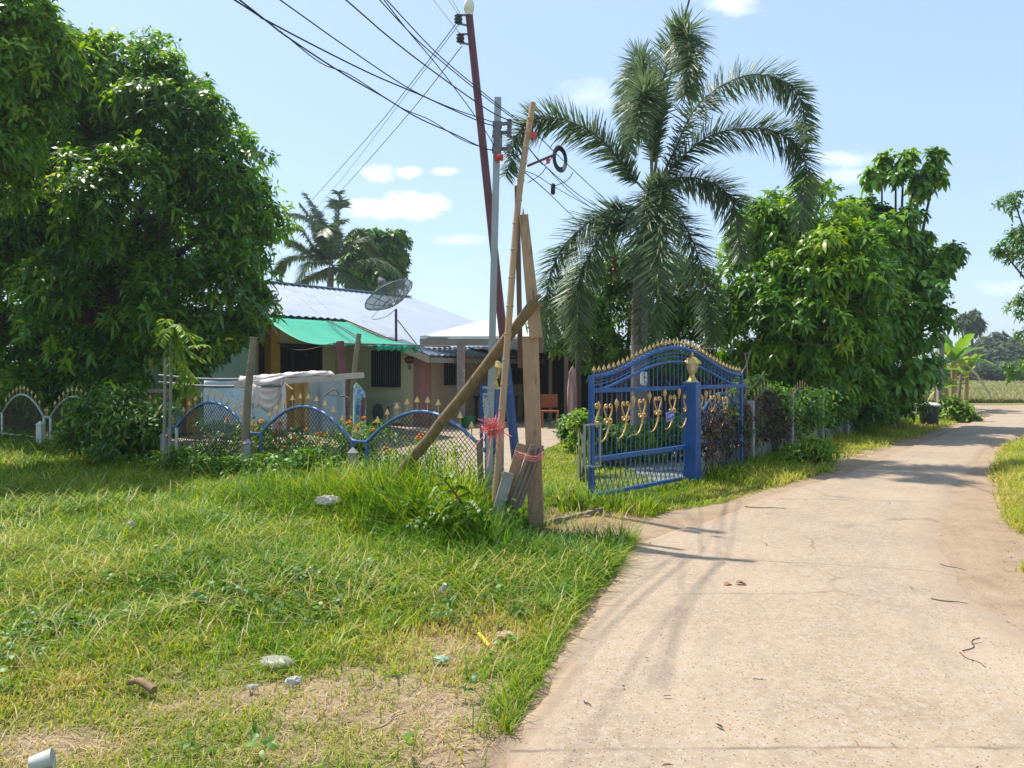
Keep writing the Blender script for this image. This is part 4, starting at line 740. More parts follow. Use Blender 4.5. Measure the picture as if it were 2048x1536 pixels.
tree('broad_leaved_tree', gp(1775, 21.6), [(1745, 445, 34), (1700, 440, 30), (1780, 480, 58), (1740, 530, 78), (1815, 565, 50), (1838, 620, 26), (1785, 640, 78, -.5), (1720, 640, 85, -.8), (1808, 720, 48, -.3), (1755, 745, 75, -.7), (1872, 522, 32), (1908, 518, 24), (1925, 512, 14), (1792, 332, 26), (1848, 336, 32), (1764, 354, 24), (1808, 300, 20), (1828, 374, 22), (1872, 326, 16), (1870, 352, 16), (1780, 780, 40, -.4), (1700, 760, 60, -.9)], 21,
     'broad leaved tree with one high bare-stemmed branch, beside the dark bin', M['broad'], 340, 13, .27, .22, .12, .5, r0=.13, n=7, el=(-.3, .7))
tree('garden_tree', gp(1240, 18.8), [(1250, 530, 60), (1200, 600, 75), (1310, 590, 75), (1140, 640, 60), (1400, 620, 65), (1260, 660, 75), (1360, 680, 70), (1180, 690, 50)], 18.6, 'mid green leafy tree standing behind the tall palm', M['bush'], 210, 13, .30, .16, .055, .45, r0=.12, n=8)
tree('distant_tree', gp(755, 44), [(755, 505, 36), (725, 500, 28), (785, 490, 24), (790, 520, 20), (750, 550, 46), (720, 545, 34), (800, 535, 14)], 44, 'rounded leafy tree beyond the house roof, beside the satellite dish', M['bush'], 190, 10, .35, .36, .16, .4, r0=.2, n=8)
# right hand edge: feathery branches of a tree standing outside the picture
tree('roadside_tree', gp(2165, 22.5), [(2030, 408, 22), (2065, 412, 34), (2055, 462, 26), (2010, 508, 20), (2050, 505, 32), (2085, 500, 60), (2050, 605, 26), (2085, 620, 50), (2062, 690, 40), (2050, 735, 30), (2130, 560, 60), (2130, 680, 70)], 22,
     'feathery leaved tree reaching in over the right edge of the lane', M['bush'], 130, 10, .18, .13, .045, .5, r0=.12, n=8)
bush(gp(90, 21), [(60, 790, 90), (170, 800, 80), (-20, 800, 90)], 20.8, 'dark bush in deep shade under the huge mango tree', M['mango'], 130, 9, .25, .2, .06)
bush(gp(300, 19.4), [(280, 800, 70), (230, 830, 60), (350, 820, 45)], 19.2, 'dark bush in shade nearest the hanging laundry', M['mango'], 90, 9, .25, .2, .06)
bush(gp(215, 12.3), [(200, 835, 50), (255, 830, 55), (150, 850, 44), (295, 850, 42), (115, 872, 30), (230, 880, 46), (285, 885, 34), (165, 885, 36)], 12.0, 'big loose bush growing through the shaded left end of the fence', M['bush'], 80, 8, .17, .12, .036)
s_ = lambda px, Y: gp(px, Y)
for px, py, r, Yd, lb in ((1518, 830, 42, 12.9, 'dusty shrub pushing through the fence next to the blue gate post'), (1575, 838, 40, 14.2, 'shrub with loose hanging shoots, second from the blue gate post along the side fence'), (1650, 838, 46, 15.9, 'wide shrub in the middle of the side fence under the mango tree'), (1720, 828, 44, 17.4, 'dark shrub under the broad leaved tree along the side fence'), (1790, 815, 44, 19.4, 'shrub at the far end of the side fence next to the dark bin')):
    bush(gp(px, Yd + .85), [(px, py - 26, r), (px - r * .6, py - 4, r * .75), (px + r * .6, py - 10, r * .75)], Yd + .8, lb, M['bush'], 52, 8, .17, .12, .045, group='shrubs along the side fence')
bush(gp(1625, 12.6), [(1625, 900, 24), (1590, 915, 22), (1655, 912, 20)], 12.5, 'yellow green weed clump at the foot of the side wall', M['lime'], 26, 8, .12, .10, .03, name='weed_plant', cat='plant')
bush(gp(1908, 23.3), [(1895, 840, 22), (1920, 835, 26), (1938, 846, 20), (1900, 815, 16)], 23.2, 'low bright green leafy patch of plants by the bend of the road', M['lime'], 90, 9, .16, .14, .06, name='weed_plant', cat='plant')
bush(gp(1215, 12.6), [(1205, 880, 24), (1180, 862, 20), (1240, 885, 24)], 12.5, 'lush bush seen through the left half of the gate', M['bush'], 60, 8, .12, .13, .04, group='plants behind the gate')
bush(gp(1330, 13.4), [(1310, 868, 24), (1350, 868, 26), (1375, 885, 20)], 13.3, 'lush bush seen through the gate next to its blue post', M['bush'], 60, 8, .12, .13, .04, group='plants behind the gate')
bush(gp(1150, 14.6), [(1158, 850, 22), (1140, 860, 16), (1165, 885, 22)], 14.5, 'leafy bush beside the blue flower pot', M['bush'], 50, 8, .11, .11, .04)
bush(gp(1170, 10.6), [(1165, 880, 16), (1160, 845, 14)], 11.4, 'small light green plant just left of the gate end', M['lime'], 24, 7, .10, .09, .035, name='garden_plant', cat='plant')
# grassy clump with long upright leaves behind the gate
t = thing('strap_leaved_plant', gp(1270, 13.0), 'clump of long strap leaves at the palm foot, seen through the gate', 'plant'); n = 190; x = rng.normal(t.location.x, .28, n); y = rng.normal(13.0, .2, n)
blades('foliage', x, y, rng.uniform(.45, .95, n), rng.uniform(.02, .035, n), rng.uniform(.2, .8, n), .2 + rng.normal(0, .12, n), z=np.zeros(n), kind=None, parent=t)
# sapling in front of the bedspread, and the yellow green one in the near grass
def feathery(name, base, stem, fronds, label, mt, L, lw, cat='sapling'):
    t = thing(name, base, label, cat); b = MB(); b.tube(cr(stem, 6), [.016, .006], 6); P, D, U, Ls, rn = [], [], [], [], []
    for f in fronds:
        q = cr(f, 7); b.tube(q, [.005, .002], 4)
        for i in range(1, len(q)):
            d = (q[i] - q[i - 1]).normalized(); sd = d.cross(Vector((0, 0, 1))).normalized(); 
            for s in (-1, 1):
                for j in range(2):
                    P.append(q[i].lerp(q[i - 1], j * .5)); D.append((d * .55 + sd * s + Vector((0, 0, random.uniform(-.35, .2)))).normalized()); U.append((0, 0, 1)); Ls.append(L * random.uniform(.7, 1.2)); rn.append(random.uniform(0, 1))
    b.build('stem', M['plantstem'], t); Ls = np.array(Ls); leaves('foliage', np.array(P), np.array(D), np.array(U, float), Ls, Ls * lw, np.full(len(Ls), .3), np.array(rn), mt, t); return t
Yq = 11.0; A = lambda px, py, dy=0: at(px, py, Yq + dy)
feathery('feathery_sapling', gp(393, Yq), [gp(393, Yq), A(388, 830), A(372, 720), A(345, 655)], [[A(345, 655, random.uniform(-.2, .2)), A(a, b_, dy), A(c, d_, dy * 1.6)] for a, b_, c, d_, dy in
    ((330, 645, 310, 662, .1), (360, 650, 378, 680, -.2), (330, 665, 318, 690, -.3), (372, 665, 400, 675, .2), (340, 680, 335, 720, .1), (360, 690, 410, 690, -.1), (375, 700, 405, 720, .2), (350, 700, 340, 745, -.25), (370, 730, 390, 760, .2), (365, 740, 350, 775, .1), (378, 760, 395, 790, -.2), (375, 770, 360, 800, -.15), (335, 640, 325, 640, .3))] , 'slim sapling with feathery leaves standing before the blue bedspread', M['lime'], .10, .42)
Yq = 6.55
feathery('feathery_sapling', gp(945, 6.75), [at(945, 1080, 6.75), at(930, 1020, 6.8), at(905, 980, 6.6), at(875, 945, 6.6)], [[A(a, b_), A(c, d_, dy * .5), A(e, f_, dy)] for a, b_, c, d_, e, f_, dy in
    ((880, 950, 865, 945, 858, 975, .1), (890, 960, 900, 945, 915, 960, -.1), (905, 980, 880, 985, 865, 1005, -.15), (905, 980, 925, 970, 940, 985, .1), (920, 1005, 895, 1015, 880, 1035, .1), (925, 1010, 945, 1000, 962, 1020, -.15), (935, 1035, 915, 1045, 900, 1068, -.1), (935, 1035, 955, 1030, 970, 1050, .15), (940, 1060, 920, 1075, 910, 1095, -.15), (942, 1065, 962, 1060, 985, 1085, 0), (885, 955, 905, 955, 925, 975, .05), (895, 965, 875, 970, 862, 990, .0), (915, 995, 940, 985, 958, 1000, .2), (915, 995, 890, 1000, 872, 1020, .2), (930, 1022, 955, 1015, 978, 1038, .2), (930, 1022, 905, 1030, 888, 1052, .2), (938, 1050, 960, 1045, 985, 1062, .1))], 'yellow green feathery sapling sprouting from the grass by the bamboo pole', M['lime'], .045, .5)
# marigolds behind and through the front fence
for i, (px, Yd, top, fl, lb) in enumerate((
        (455, 11.6, 835, ((455, 840), (448, 872), (487, 812)), 'marigold plant in front of the blue bedspread'),
        (520, 11.3, 850, ((503, 846), (522, 843), (512, 862)), 'marigold plant touching the left bamboo post'),
        (566, 11.2, 850, ((560, 848), (576, 851), (548, 870), (552, 862)), 'marigold plant under the hanging white shirt'),
        (598, 10.5, 880, ((590, 882), (568, 897)), 'low marigold plant with one deep orange bloom in the second fence bay'),
        (615, 11.0, 860, ((612, 861),), 'marigold plant with a single bloom under the tan sheet'),
        (648, 10.7, 868, ((640, 869), (652, 872)), 'yellow flowered marigold plant under the grey sheet'),
        (704, 10.6, 842, ((698, 846), (712, 856), (722, 850)), 'tallest marigold plant below the leaning red post'),
        (733, 10.4, 838, ((728, 838), (753, 845), (745, 862)), 'marigold plant beside the tie dyed towel'),
        (775, 9.7, 900, ((770, 898), (778, 905)), 'small yellow marigold plant inside the nearest fence arch'),
        (842, 9.1, 872, ((842, 872), (836, 878)), 'marigold plant with a pale orange bloom behind the leaning log'))):
    t = thing('marigold_plant', gp(px, Yd), lb, 'flowers', 'marigolds along the front fence'); n = 170; zt = CH - (top - HOR) * Yd / F
    P = np.stack([rng.normal(t.location.x, .20, n), rng.normal(Yd, .15, n), (zt - .02) * rng.beta(1.3, 1.6, n)], 1); rosettes('foliage', P, np.tile([0, 0, 1.], (n, 1)) + rng.normal(0, .4, (n, 3)), M['lime' if i % 4 == 1 else 'bush'], t, 7, .09, .024, .25)
    sb = MB()
    for a, b_ in fl:
        p = at(a, b_, Yd + random.uniform(-.08, .08)); sb.tube(cr([Vector((p.x + random.uniform(-.08, .08), Yd, 0)), Vector((p.x, Yd, p.z * .5)), p], 3), [.006, .003], 5)
        m_ = 34; th = rng.uniform(0, 6.28, m_); e = rng.uniform(-.1, 1.4, m_); D = np.stack([np.cos(th) * np.cos(e), np.sin(th) * np.cos(e), np.sin(e)], 1); Lf = rng.uniform(.030, .050, m_)
        leaves('flower', np.tile(np.array(p), (m_, 1)), D, unit(np.tile([0, 0, 1.], (m_, 1)) - D * .5), Lf, Lf * .8, np.full(m_, .1), rng.random(m_) * (1 if i in (5, 8) else .75), M['petal'], t, prof=((0, .3), (.5, 1), (.9, .9), (1, 0)))
    sb.build('stems', M['plantstem'], t)
# ---------------------------------------------------------------- palms
def frond(t, pts, L, wd, per, mt, plume=True, hang=.35, name='frond', rs=.022):
    q = cr(pts, 12); m = len(q); b = MB(); b.tube(q, [rs, .006], 5); P, D, U, Ls, rn = [], [], [], [], []
    s0 = int(m * (.16 if plume else .12)); tot = 0
    for i in range(s0, m - 1):
        d = (q[i + 1] - q[i]).normalized(); X = d.cross(Vector((0, 0, 1)))
        X = X.normalized() if X.length > .05 else Vector((1, 0, 0)); Yv = X.cross(d)
        s = (i - s0) / (m - s0); env = min(1, .45 + 2.2 * s) * (1 - .55 * max(0, s - .6) / .4)
        for j in range(per):
            p = q[i].lerp(q[i + 1], j / per + random.uniform(0, .3) / per)
            if plume: a = random.uniform(0, 2 * PI); o = X * math.cos(a) + Yv * math.sin(a) * .85; fw = random.uniform(.4, .75)
            else: sg = 1 if j % 2 else -1; o = X * sg + Yv * random.uniform(.05, .35); fw = random.uniform(.5, .7)
            P.append(p); D.append((d * fw + o).normalized()); U.append((Yv + o * .2).normalized()); Ls.append(L * env * random.uniform(.75, 1.15)); rn.append(random.betavariate(2, 3) + .12 * s)
    rb = b.build(name, M['frondstem'], t); Ls = np.array(Ls); n = len(Ls)
    leaves('leaflets', np.array([tuple(p) for p in P]), np.array([tuple(p) for p in D]), np.array([tuple(p) for p in U]), Ls, np.full(n, wd), np.full(n, hang) * rng.uniform(.4, 1.5, n), np.array(rn), mt, rb, prof=((0, .6), (.3, 1), (.75, .7), (1, 0)), fold=.12)
YP = 14.0; pb = gp(1277, YP); t = thing('foxtail_palm', pb, 'tall foxtail palm with bushy plumes standing behind the blue gate', 'palm tree')
b = MB(); b.tube(cr([pb - Vector((0, 0, .1)), at(1278, 860, YP), at(1279, 640, YP), at(1285, 520, YP)], 6), [.17, .135], 14); b.tube([at(1285, 520, YP), at(1293, 450, YP), at(1303, 385, YP)], [.12, .07], 12); b.build('trunk', M['palmbark'], t)
B0 = at(1303, 395, YP)
for pts in ([(1308, 250, -.1), (1338, 120, -.3), (1372, 62, -.7), (1378, 110, -1.25), (1372, 190, -1.4)],
            [(1300, 270, .1), (1290, 170, .4), (1278, 120, .9), (1262, 190, 1.5), (1255, 300, 1.7)],
            [(1305, 280, .0), (1300, 200, -.3), (1284, 190, -.8), (1275, 270, -1.1)],
            [(1345, 310, 0), (1400, 205, .1), (1500, 150, .3), (1590, 180, .4), (1618, 285, .5)],
            [(1345, 335, 0), (1430, 268, -.3), (1545, 262, -.5), (1610, 320, -.6), (1598, 455, -.7)],
            [(1340, 358, 0), (1415, 362, .2), (1465, 405, .4), (1480, 520, .5)],
            [(1272, 362, 0), (1237, 318, -.1), (1180, 262, -.2), (1100, 235, -.3), (1040, 262, -.4), (1012, 352, -.5)],
            [(1262, 418, .1), (1212, 425, .1), (1140, 478, .2), (1098, 560, .3), (1094, 680, .3)],
            [(1262, 440, -.2), (1216, 456, -.3), (1172, 525, -.5), (1152, 600, -.6), (1158, 712, -.6)],
            [(1318, 365, -.5), (1324, 400, -1.0), (1318, 530, -1.35), (1308, 700, -1.4)],
            [(1308, 380, -.4), (1296, 410, -.8), (1286, 520, -1.0), (1276, 690, -1.0)],
            [(1345, 420, -.1), (1384, 480, -.2), (1414, 580, -.3), (1424, 685, -.3)]):
    frond(t, [B0] + [at(a, b_, YP + d_) for a, b_, d_ in pts],   .54, .028, 17, M['palm'], True, .18)
sp = MB(); sp.tube(cr([B0, at(1330, 200, YP), at(1362, 70, YP), at(1381, -8, YP)], 6), [.03, .008], 6); sp.build('spear_leaf', M['frondstem'], t)
fb = MB()
for i in range(26): p = at(1228 + random.gauss(0, 5), 540 + random.gauss(0, 22), YP - .3); fb.lathe(p, [(.002, -.03), (.022, -.01), (.022, .01), (.002, .03)], 6)
fb.tube(cr([at(1275, 470, YP), at(1245, 480, YP - .2), at(1228, 540, YP - .3)], 4), .012, 5); fb.build('fruit_bunch', mat('dry palm fruit', (.28, .09, .05), (.16, .06, .04), 9, .7), t)
YC = 38; pb = gp(660, YC); t = thing('coconut_palm', pb, 'coconut palm whose crown shows above the house roof', 'palm tree'); b = MB(); b.tube(cr([pb, at(658, 650, YC), at(662, 535, YC)], 5), [.2, .16], 8); b.build('trunk', M['palmbark'], t); B0 = at(662, 530, YC)
for pts in ([(650, 480, 0), (635, 430, .2), (610, 388, .3)], [(672, 470, 0), (678, 420, 0), (677, 384, 0)], [(640, 470, .4), (610, 435, .6), (572, 427, .8)], [(630, 500, -.4), (605, 462, -.6), (588, 455, -.8)], [(625, 510, -.5), (595, 490, -.8), (578, 482, -1)], [(635, 520, .5), (605, 512, 1), (572, 520, 1.2), (558, 548, 1.3)],
            [(640, 525, -.8), (615, 530, -1.4), (590, 570, -1.7)], [(665, 480, -.5), (655, 455, -.9), (645, 470, -1.3)], [(690, 500, 0), (720, 480, .4), (745, 500, .7), (760, 540, .8)], [(700, 530, -.3), (750, 520, -.5), (790, 540, -.6), (805, 575, -.6)], [(660, 490, .4), (668, 450, .6), (690, 440, .9)], [(680, 540, -.5), (700, 560, -.8), (706, 590, -1)], [(645, 500, -.6), (622, 440, -.9), (600, 408, -1)], [(675, 500, .5), (706, 462, .8), (732, 470, 1)], [(645, 545, .3), (610, 560, .6), (585, 600, .8)]):
    frond(t, [B0] + [at(a, b_, YC + d_) for a, b_, d_ in pts], .85, .06, 10, M['palm'], False, .45, rs=.035)
# banana clump
def banana(px, Y, h, label, lv):
    base = gp(px, Y); t = thing('banana_plant', base, label, 'banana plant', 'banana plants by the far bend'); b = MB(); top = base + Vector((random.uniform(-.1, .1), 0, h * .55)); b.tube([base - Vector((0, 0, .1)), base.lerp(top, .5), top], [.13, .09, .07], 9); b.build('trunk', mat('banana stem', (.34, .34, .10), (.30, .19, .09), 3, .7, stretch=(3, 3, .6)), t)
    for i, (ax, az_, ln, dr) in enumerate(lv):
        d = Vector((math.cos(ax) * math.cos(az_), math.sin(ax) * math.cos(az_), math.sin(az_))); sd = d.cross(Vector((0, 0, 1))).normalized(); G = []; m = 12
        for k in range(m + 1):
            s = k / m; c = top + d * ln * (s + .08) + Vector((0, 0, -dr * ln * s * s)); w = (.23 if dr < 1 else .12) * ln / 1.6 * (math.sin(PI * min(1, s * .93 + .05)) ** .6) * (1 + .12 * math.sin(k * 2.3 + i))
            G.append([c - sd * w + Vector((0, 0, .35 * w)), c - sd * w * .5 + Vector((0, 0, .12 * w)), c, c + sd * w * .5 + Vector((0, 0, .12 * w)), c + sd * w + Vector((0, 0, .35 * w))])
        V = np.array([tuple(p) for r in G for p in r]); ix = np.arange(len(V)).reshape(m + 1, 5); np_mesh('leaf', V, [np.stack([ix[:-1, :-1], ix[:-1, 1:], ix[1:, 1:], ix[1:, :-1]], -1).reshape(-1, 4)], M['banana'] if dr < 1 else M['straw'], t, {'rnd': np.full(len(V), random.uniform(.1, .95))}, False)
for px, Yd, h, nl, ln, lb in ((1905, 28.5, 3.2, 9, 1.75, 'tallest banana plant with large torn leaves behind the grey post'), (1930, 29.5, 2.3, 8, 1.35, 'shorter banana plant nearest the open field'), (1876, 27.8, 2.5, 8, 1.35, 'banana plant squeezed between the grey post and the broad leaved tree'), (1893, 27.2, 1.6, 7, 1.0, 'smallest banana shoot in front of the tallest banana plant')):
    banana(px, Yd, h, lb, [(k * 2.4 + random.uniform(-.3, .3), random.choice((.35, .65, .9, 1.15)), ln * random.uniform(.75, 1.1), random.uniform(.15, .5)) for k in range(nl)] + [(k * 2.1 + 1, .1, ln * .7, 1.1) for k in range(4)])
# far trees beyond the field
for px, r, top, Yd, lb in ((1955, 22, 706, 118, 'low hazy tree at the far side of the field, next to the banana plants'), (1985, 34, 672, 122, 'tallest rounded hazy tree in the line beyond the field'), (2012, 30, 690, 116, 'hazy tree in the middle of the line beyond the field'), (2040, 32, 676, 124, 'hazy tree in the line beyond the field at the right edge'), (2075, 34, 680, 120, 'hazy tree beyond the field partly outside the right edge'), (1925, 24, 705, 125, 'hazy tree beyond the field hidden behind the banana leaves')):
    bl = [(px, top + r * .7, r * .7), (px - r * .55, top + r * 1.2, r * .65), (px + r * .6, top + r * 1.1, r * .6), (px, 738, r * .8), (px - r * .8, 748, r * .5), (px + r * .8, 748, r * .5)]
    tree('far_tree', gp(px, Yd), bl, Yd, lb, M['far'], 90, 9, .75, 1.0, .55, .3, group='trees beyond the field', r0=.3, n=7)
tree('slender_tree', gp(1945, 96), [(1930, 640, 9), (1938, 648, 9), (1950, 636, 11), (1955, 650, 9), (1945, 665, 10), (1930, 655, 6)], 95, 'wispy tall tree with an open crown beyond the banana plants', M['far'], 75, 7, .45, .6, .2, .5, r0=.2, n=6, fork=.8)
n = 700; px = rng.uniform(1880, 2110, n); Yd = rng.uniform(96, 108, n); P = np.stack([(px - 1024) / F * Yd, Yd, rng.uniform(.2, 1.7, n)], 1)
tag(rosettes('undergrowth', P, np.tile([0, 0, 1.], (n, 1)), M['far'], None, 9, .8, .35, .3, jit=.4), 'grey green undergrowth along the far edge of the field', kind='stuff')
# ------------------------------------------------------------------ front fence
t = thing('front_fence', FA, 'blue arched pipe and chain link fence with gold arrow tips along the front yard', 'fence')
NRM = Vector((FDIR.y, -FDIR.x, 0)); NRM = NRM if NRM.y < 0 else -NRM
sp_me = None
def arrowhead(parent, p, h, size, mt, stem=True, d=FDIR):
    b = MB(); b.tube([p, p + Z3 * h], .007, 5) if stem else None
    q = p + Z3 * h; n_ = NRM * size * .16; b.add([q - d * size * .5 - n_, q + d * size * .5 - n_, q + d * size * .5 + n_, q - d * size * .5 + n_, q + Z3 * size * 1.0], [(0, 3, 2, 1), (0, 1, 4), (1, 2, 4), (2, 3, 4), (3, 0, 4)]); return b.build('arrowhead', mt, parent)
ZL, ZA = .66, .40
def arch(u):
    """height of the pipe along one bay: short level ends, then an arch"""
    v = (u - .07) / .86
    return ZL + (ZA * math.sin(PI * v) ** .85 if 0 < v < 1 else 0)
for i in range(7):
    o = FA + FDIR * FL * i; b = MB(); dirty = M['bluepipe'] if i < 3 else M['galv']
    b.tube([o + FDIR * FL * u + Z3 * arch(u) for u in [k / 36 for k in range(37)]], .021, 8); pan = b.build('fence_panel', dirty, t); b = MB(); pit = .062
    for sgn in (1, -1):
        for j in range(-14, int(FL / pit) + 14):
            run = []
            for k in range(0, 70):
                z = .04 + k * .015; u = (j * pit + sgn * z) / FL
                if .075 < u < .925 and z < arch(u) - .01: run.append(o + FDIR * FL * u + Z3 * z + NRM * .004 * sgn)
                elif run: break
            if len(run) > 2: b.tube([run[0], run[-1]], .0042, 3, cap=False)
    b.build('chain_link', M['chain'], pan)
    for k in range(10):
        u = .15 + .70 * k / 9; arrowhead(pan, o + FDIR * FL * u + Z3 * (arch(u) + .01), .10, .075, M['goldtip'])
    for u in (.035, -.005 if i else .055): arrowhead(pan, o + FDIR * FL * u + Z3 * (ZL + .01), .10, .065, M['goldtip'])
for i in range(1, 8):
    o = FA + FDIR * FL * i; b = MB()
    for d in (-.13, .13): b.tube([o + FDIR * d - Z3 * .05, o + FDIR * d + Z3 * (ZL - .005)], .024, 7)
    b.build('post', M['bluepipe'] if i < 3 else M['white'], t)
    b = MB(); c = o + NRM * .13 + FDIR * -.02; hh = .53; b.box(c + Z3 * hh / 2, (.10, .10, hh)); b.add([c + Vector((x_, y_, hh + .002)) for x_, y_ in ((-.065, -.065), (.065, -.065), (.065, .065), (-.065, .065))] + [c + Z3 * (hh + .075)], [(0, 3, 2, 1), (0, 1, 4), (1, 2, 4), (2, 3, 4), (3, 0, 4)]); b.build('stub_post', M['conc'] if i < 4 else M['white'], t, bevel=.006)
b = MB(); b.beam(FA + FDIR * FL * 4.0 + Z3 * .09, FA + FDIR * FL * 7 + Z3 * .09, .12, .2); b.build('plinth', M['conc'], t)
b = MB(); b.tube([FA + FDIR * FL * 4.1 + Z3 * .27, FA + FDIR * FL * 7 + Z3 * .27], .014, 6); b.build('bottom_rail', M['white'], t)
# ------------------------------------------------------------------ gate posts, lanterns
def gatepost(p, h, w, name_label, lant, hl, ax):
    b = MB(); b.box(p + Z3 * (h / 2 - .05), (w, w, h + .1), ax); o = tag(b.build('gate_post', M['blue'], bevel=.006), name_label, 'gate post')
    t = thing('lantern', p + Z3 * h, lant, 'lantern'); k = hl / .37; c = p + Z3 * h
    b = MB(); b.lathe(c, [(.085 * k, .0), (.085 * k, .012 * k), (.055 * k, .03 * k), (.036 * k, .075 * k), (.034 * k, .115 * k), (.055 * k, .13 * k), (.05 * k, .14 * k)], 14); b.build('base', M['brass'], t)
    b = MB(); b.lathe(c, [(.050 * k, .141 * k), (.090 * k, .25 * k)], 6, smooth=False); b.build('glass', M['glass'], t)
    b = MB()
    for i in range(6): a = 2 * PI * i / 6; d = Vector((math.cos(a), math.sin(a), 0)); b.tube([c + d * .054 * k + Z3 * .138 * k, c + d * .095 * k + Z3 * .252 * k], .005, 4)
    b.lathe(c, [(.095 * k, .251 * k), (.125 * k, .240 * k), (.118 * k, .258 * k), (.065 * k, .315 * k), (.022 * k, .335 * k), (.016 * k, .35 * k), (.022 * k, .362 * k), (.004 * k, .395 * k)], 6, smooth=False); b.build('cap', M['brass'], t); return o
gatepost(SA, 1.372, .185, 'blue gate post in front of the open gate leaf', 'gold lantern on the blue post in front of the gate leaf', .385, (SDIR, Vector((SDIR.y, -SDIR.x, 0)), Z3))
gatepost(FA, 1.335, .15, 'blue gate post behind the grey pole and the bamboo', 'gold lantern half hidden between the grey pole and the bamboo', .345, (FDIR, NRM, Z3))
t = thing('gate_stop', FA + Vector((-.17, .12, 0)), 'narrow blue steel latch frame beside the left gate post', 'frame'); b = MB()
q = at(963, 770, 8.4); b.beam((q.x, q.y, -.02), (q.x, q.y, q.z), .035, .035); q2 = at(1022, 786, 8.7); b.beam((q.x, q.y, q.z - .10), q2, .03, .03); b.build('frame', M['blue'], t)
# ------------------------------------------------------------------ sliding gate
G0 = Vector((.93, 9.05, .035)); GD = Vector((.686, .729, 0)).normalized(); GL = 3.73; GN = Vector((GD.y, -GD.x, 0))
def gpnt(u, z, o=0): return G0 + GD * u + GN * o + Z3 * (z - .035)
t = thing('sliding_gate', G0, 'half open blue steel gate with gold scrolls and an arched top', 'gate')
bell = lambda u: .5 * (1 + math.cos(2 * PI * (u / GL - .5)))
out = lambda u: 1.46 + .375 * bell(u); inn = lambda u: 1.30 + .345 * max(0, math.sin(PI * (u - .12) / (GL - .24))) ** 1.35 if .12 < u < GL - .12 else 1.30
b = MB(); b.beam(gpnt(0, .05), gpnt(0, 1.475), .055, .055, GD); b.beam(gpnt(GL, .05), gpnt(GL, 1.47), .045, .045, GD); b.beam(gpnt(-.02, .06), gpnt(GL, .06), .05, .045); b.beam(gpnt(.028, 1.295), gpnt(GL + .12, 1.295), .042, .05); b.beam(gpnt(.028, .485), gpnt(GL - .023, .485), .05, .055); b.build('frame', M['blue'], t)
b = MB(); b.tube([gpnt(u, out(u)) for u in np.linspace(0, GL, 40)], .030, 9); b.tube([gpnt(u, inn(u)) for u in np.linspace(.12, GL - .12, 40)], .019, 8)
for f_ in (.38, .62): b.tube([gpnt(u, inn(u) * (1 - f_) + out(u) * f_) for u in np.linspace(.05, GL - .05, 36)], .006, 5)
b.build('arch', M['blue'], t)
b = MB(); nb = 37
for i in range(1, nb): u = GL * i / nb; b.tube([gpnt(u, .51), gpnt(u, out(u) + .07)], .0050, 5)
for i in range(1, nb, 5): u = GL * i / nb; b.tube([gpnt(u, 1.40), gpnt(u + .12, 1.32)], .006, 4)
b.build('grille', M['bluepipe'], t)
b = MB()
for i in range(35):
    u = .05 + (GL - .10) * i / 34
    for sg in (-1, 1): b.tube([gpnt(min(GL - .03, max(.03, u + sg * (.006 + .062 * s ** 2.2 - .028 * math.sin(PI * s)))), .46 - (.37) * s ** 1.0, sg * .008) for s in (0, .2, .4, .6, .8, 1)], .0060, 5)
b.build('lower_grille', M['bluepipe'], t)
for i in range(38):
    u = .05 + (GL - .1) * i / 37; p = gpnt(u, out(u) + .07); b = MB(); b.lathe(p, [(.006, -.03), (.010, -.012), (.026, 0), (.024, .008), (.0, .062)], 7, cap=False); b.build('spearhead', M['goldtip'], t)
def scroll(u, z, k=1, half=0, tail=True):
    b = MB(); o = .022; hm = (-1, 1) if half == 0 else (half,)
    for s in hm:
        pts = [(0, -.145), (.030, -.10), (.075, -.02), (.098, .05), (.085, .10), (.052, .118), (.026, .098), (.03, .07), (.052, .066)]
        b.tube(cr([gpnt(u + s * a * k, z + c * k, o) for a, c in pts], 4), [.013 * k, .009 * k], 6)
        pts = [(.01, -.13), (.05, -.165), (.088, -.15), (.092, -.115), (.068, -.105)]
        b.tube(cr([gpnt(u + s * a * k, z + c * k, o) for a, c in pts], 4), [.012 * k, .009 * k], 6)
        b.lathe(gpnt(u + s * .045 * k, z + .07 * k, o), [(0, -.02 * k), (.018 * k, -.012 * k), (.02 * k, 0), (.018 * k, .012 * k), (0, .02 * k)], 7, cap=False)
        b.lathe(gpnt(u + s * .075 * k, z - .118 * k, o), [(0, -.02 * k), (.018 * k, -.012 * k), (.02 * k, 0), (.018 * k, .012 * k), (0, .02 * k)], 7, cap=False)
    if tail: b.tube(cr([gpnt(u + a * k, z + c * k, o) for a, c in ((.0, -.125), (.012, -.22), (-.025, -.31), (-.09, -.395), (-.17, -.43), (-.23, -.425))], 5), [.017 * k, .008 * k], 6)
    b.build('scroll', M['gold'], t)
for k in range(10):
    u = -.06 + .36 * k
    if k == 0: scroll(.02, 1.03, .95, 1, False)
    else: scroll(u, 1.03 + .075 * bell(u), .80)
    if k < 9:
        v = u + .18; z = 1.10 + .135 * bell(v); b = MB(); b.lathe(gpnt(v, z, .016), [(.005, -.09), (.008, -.05), (.022, -.012), (.027, .015), (.016, .045), (.002, .07)], 7); b.build('bud', M['gold'], t)
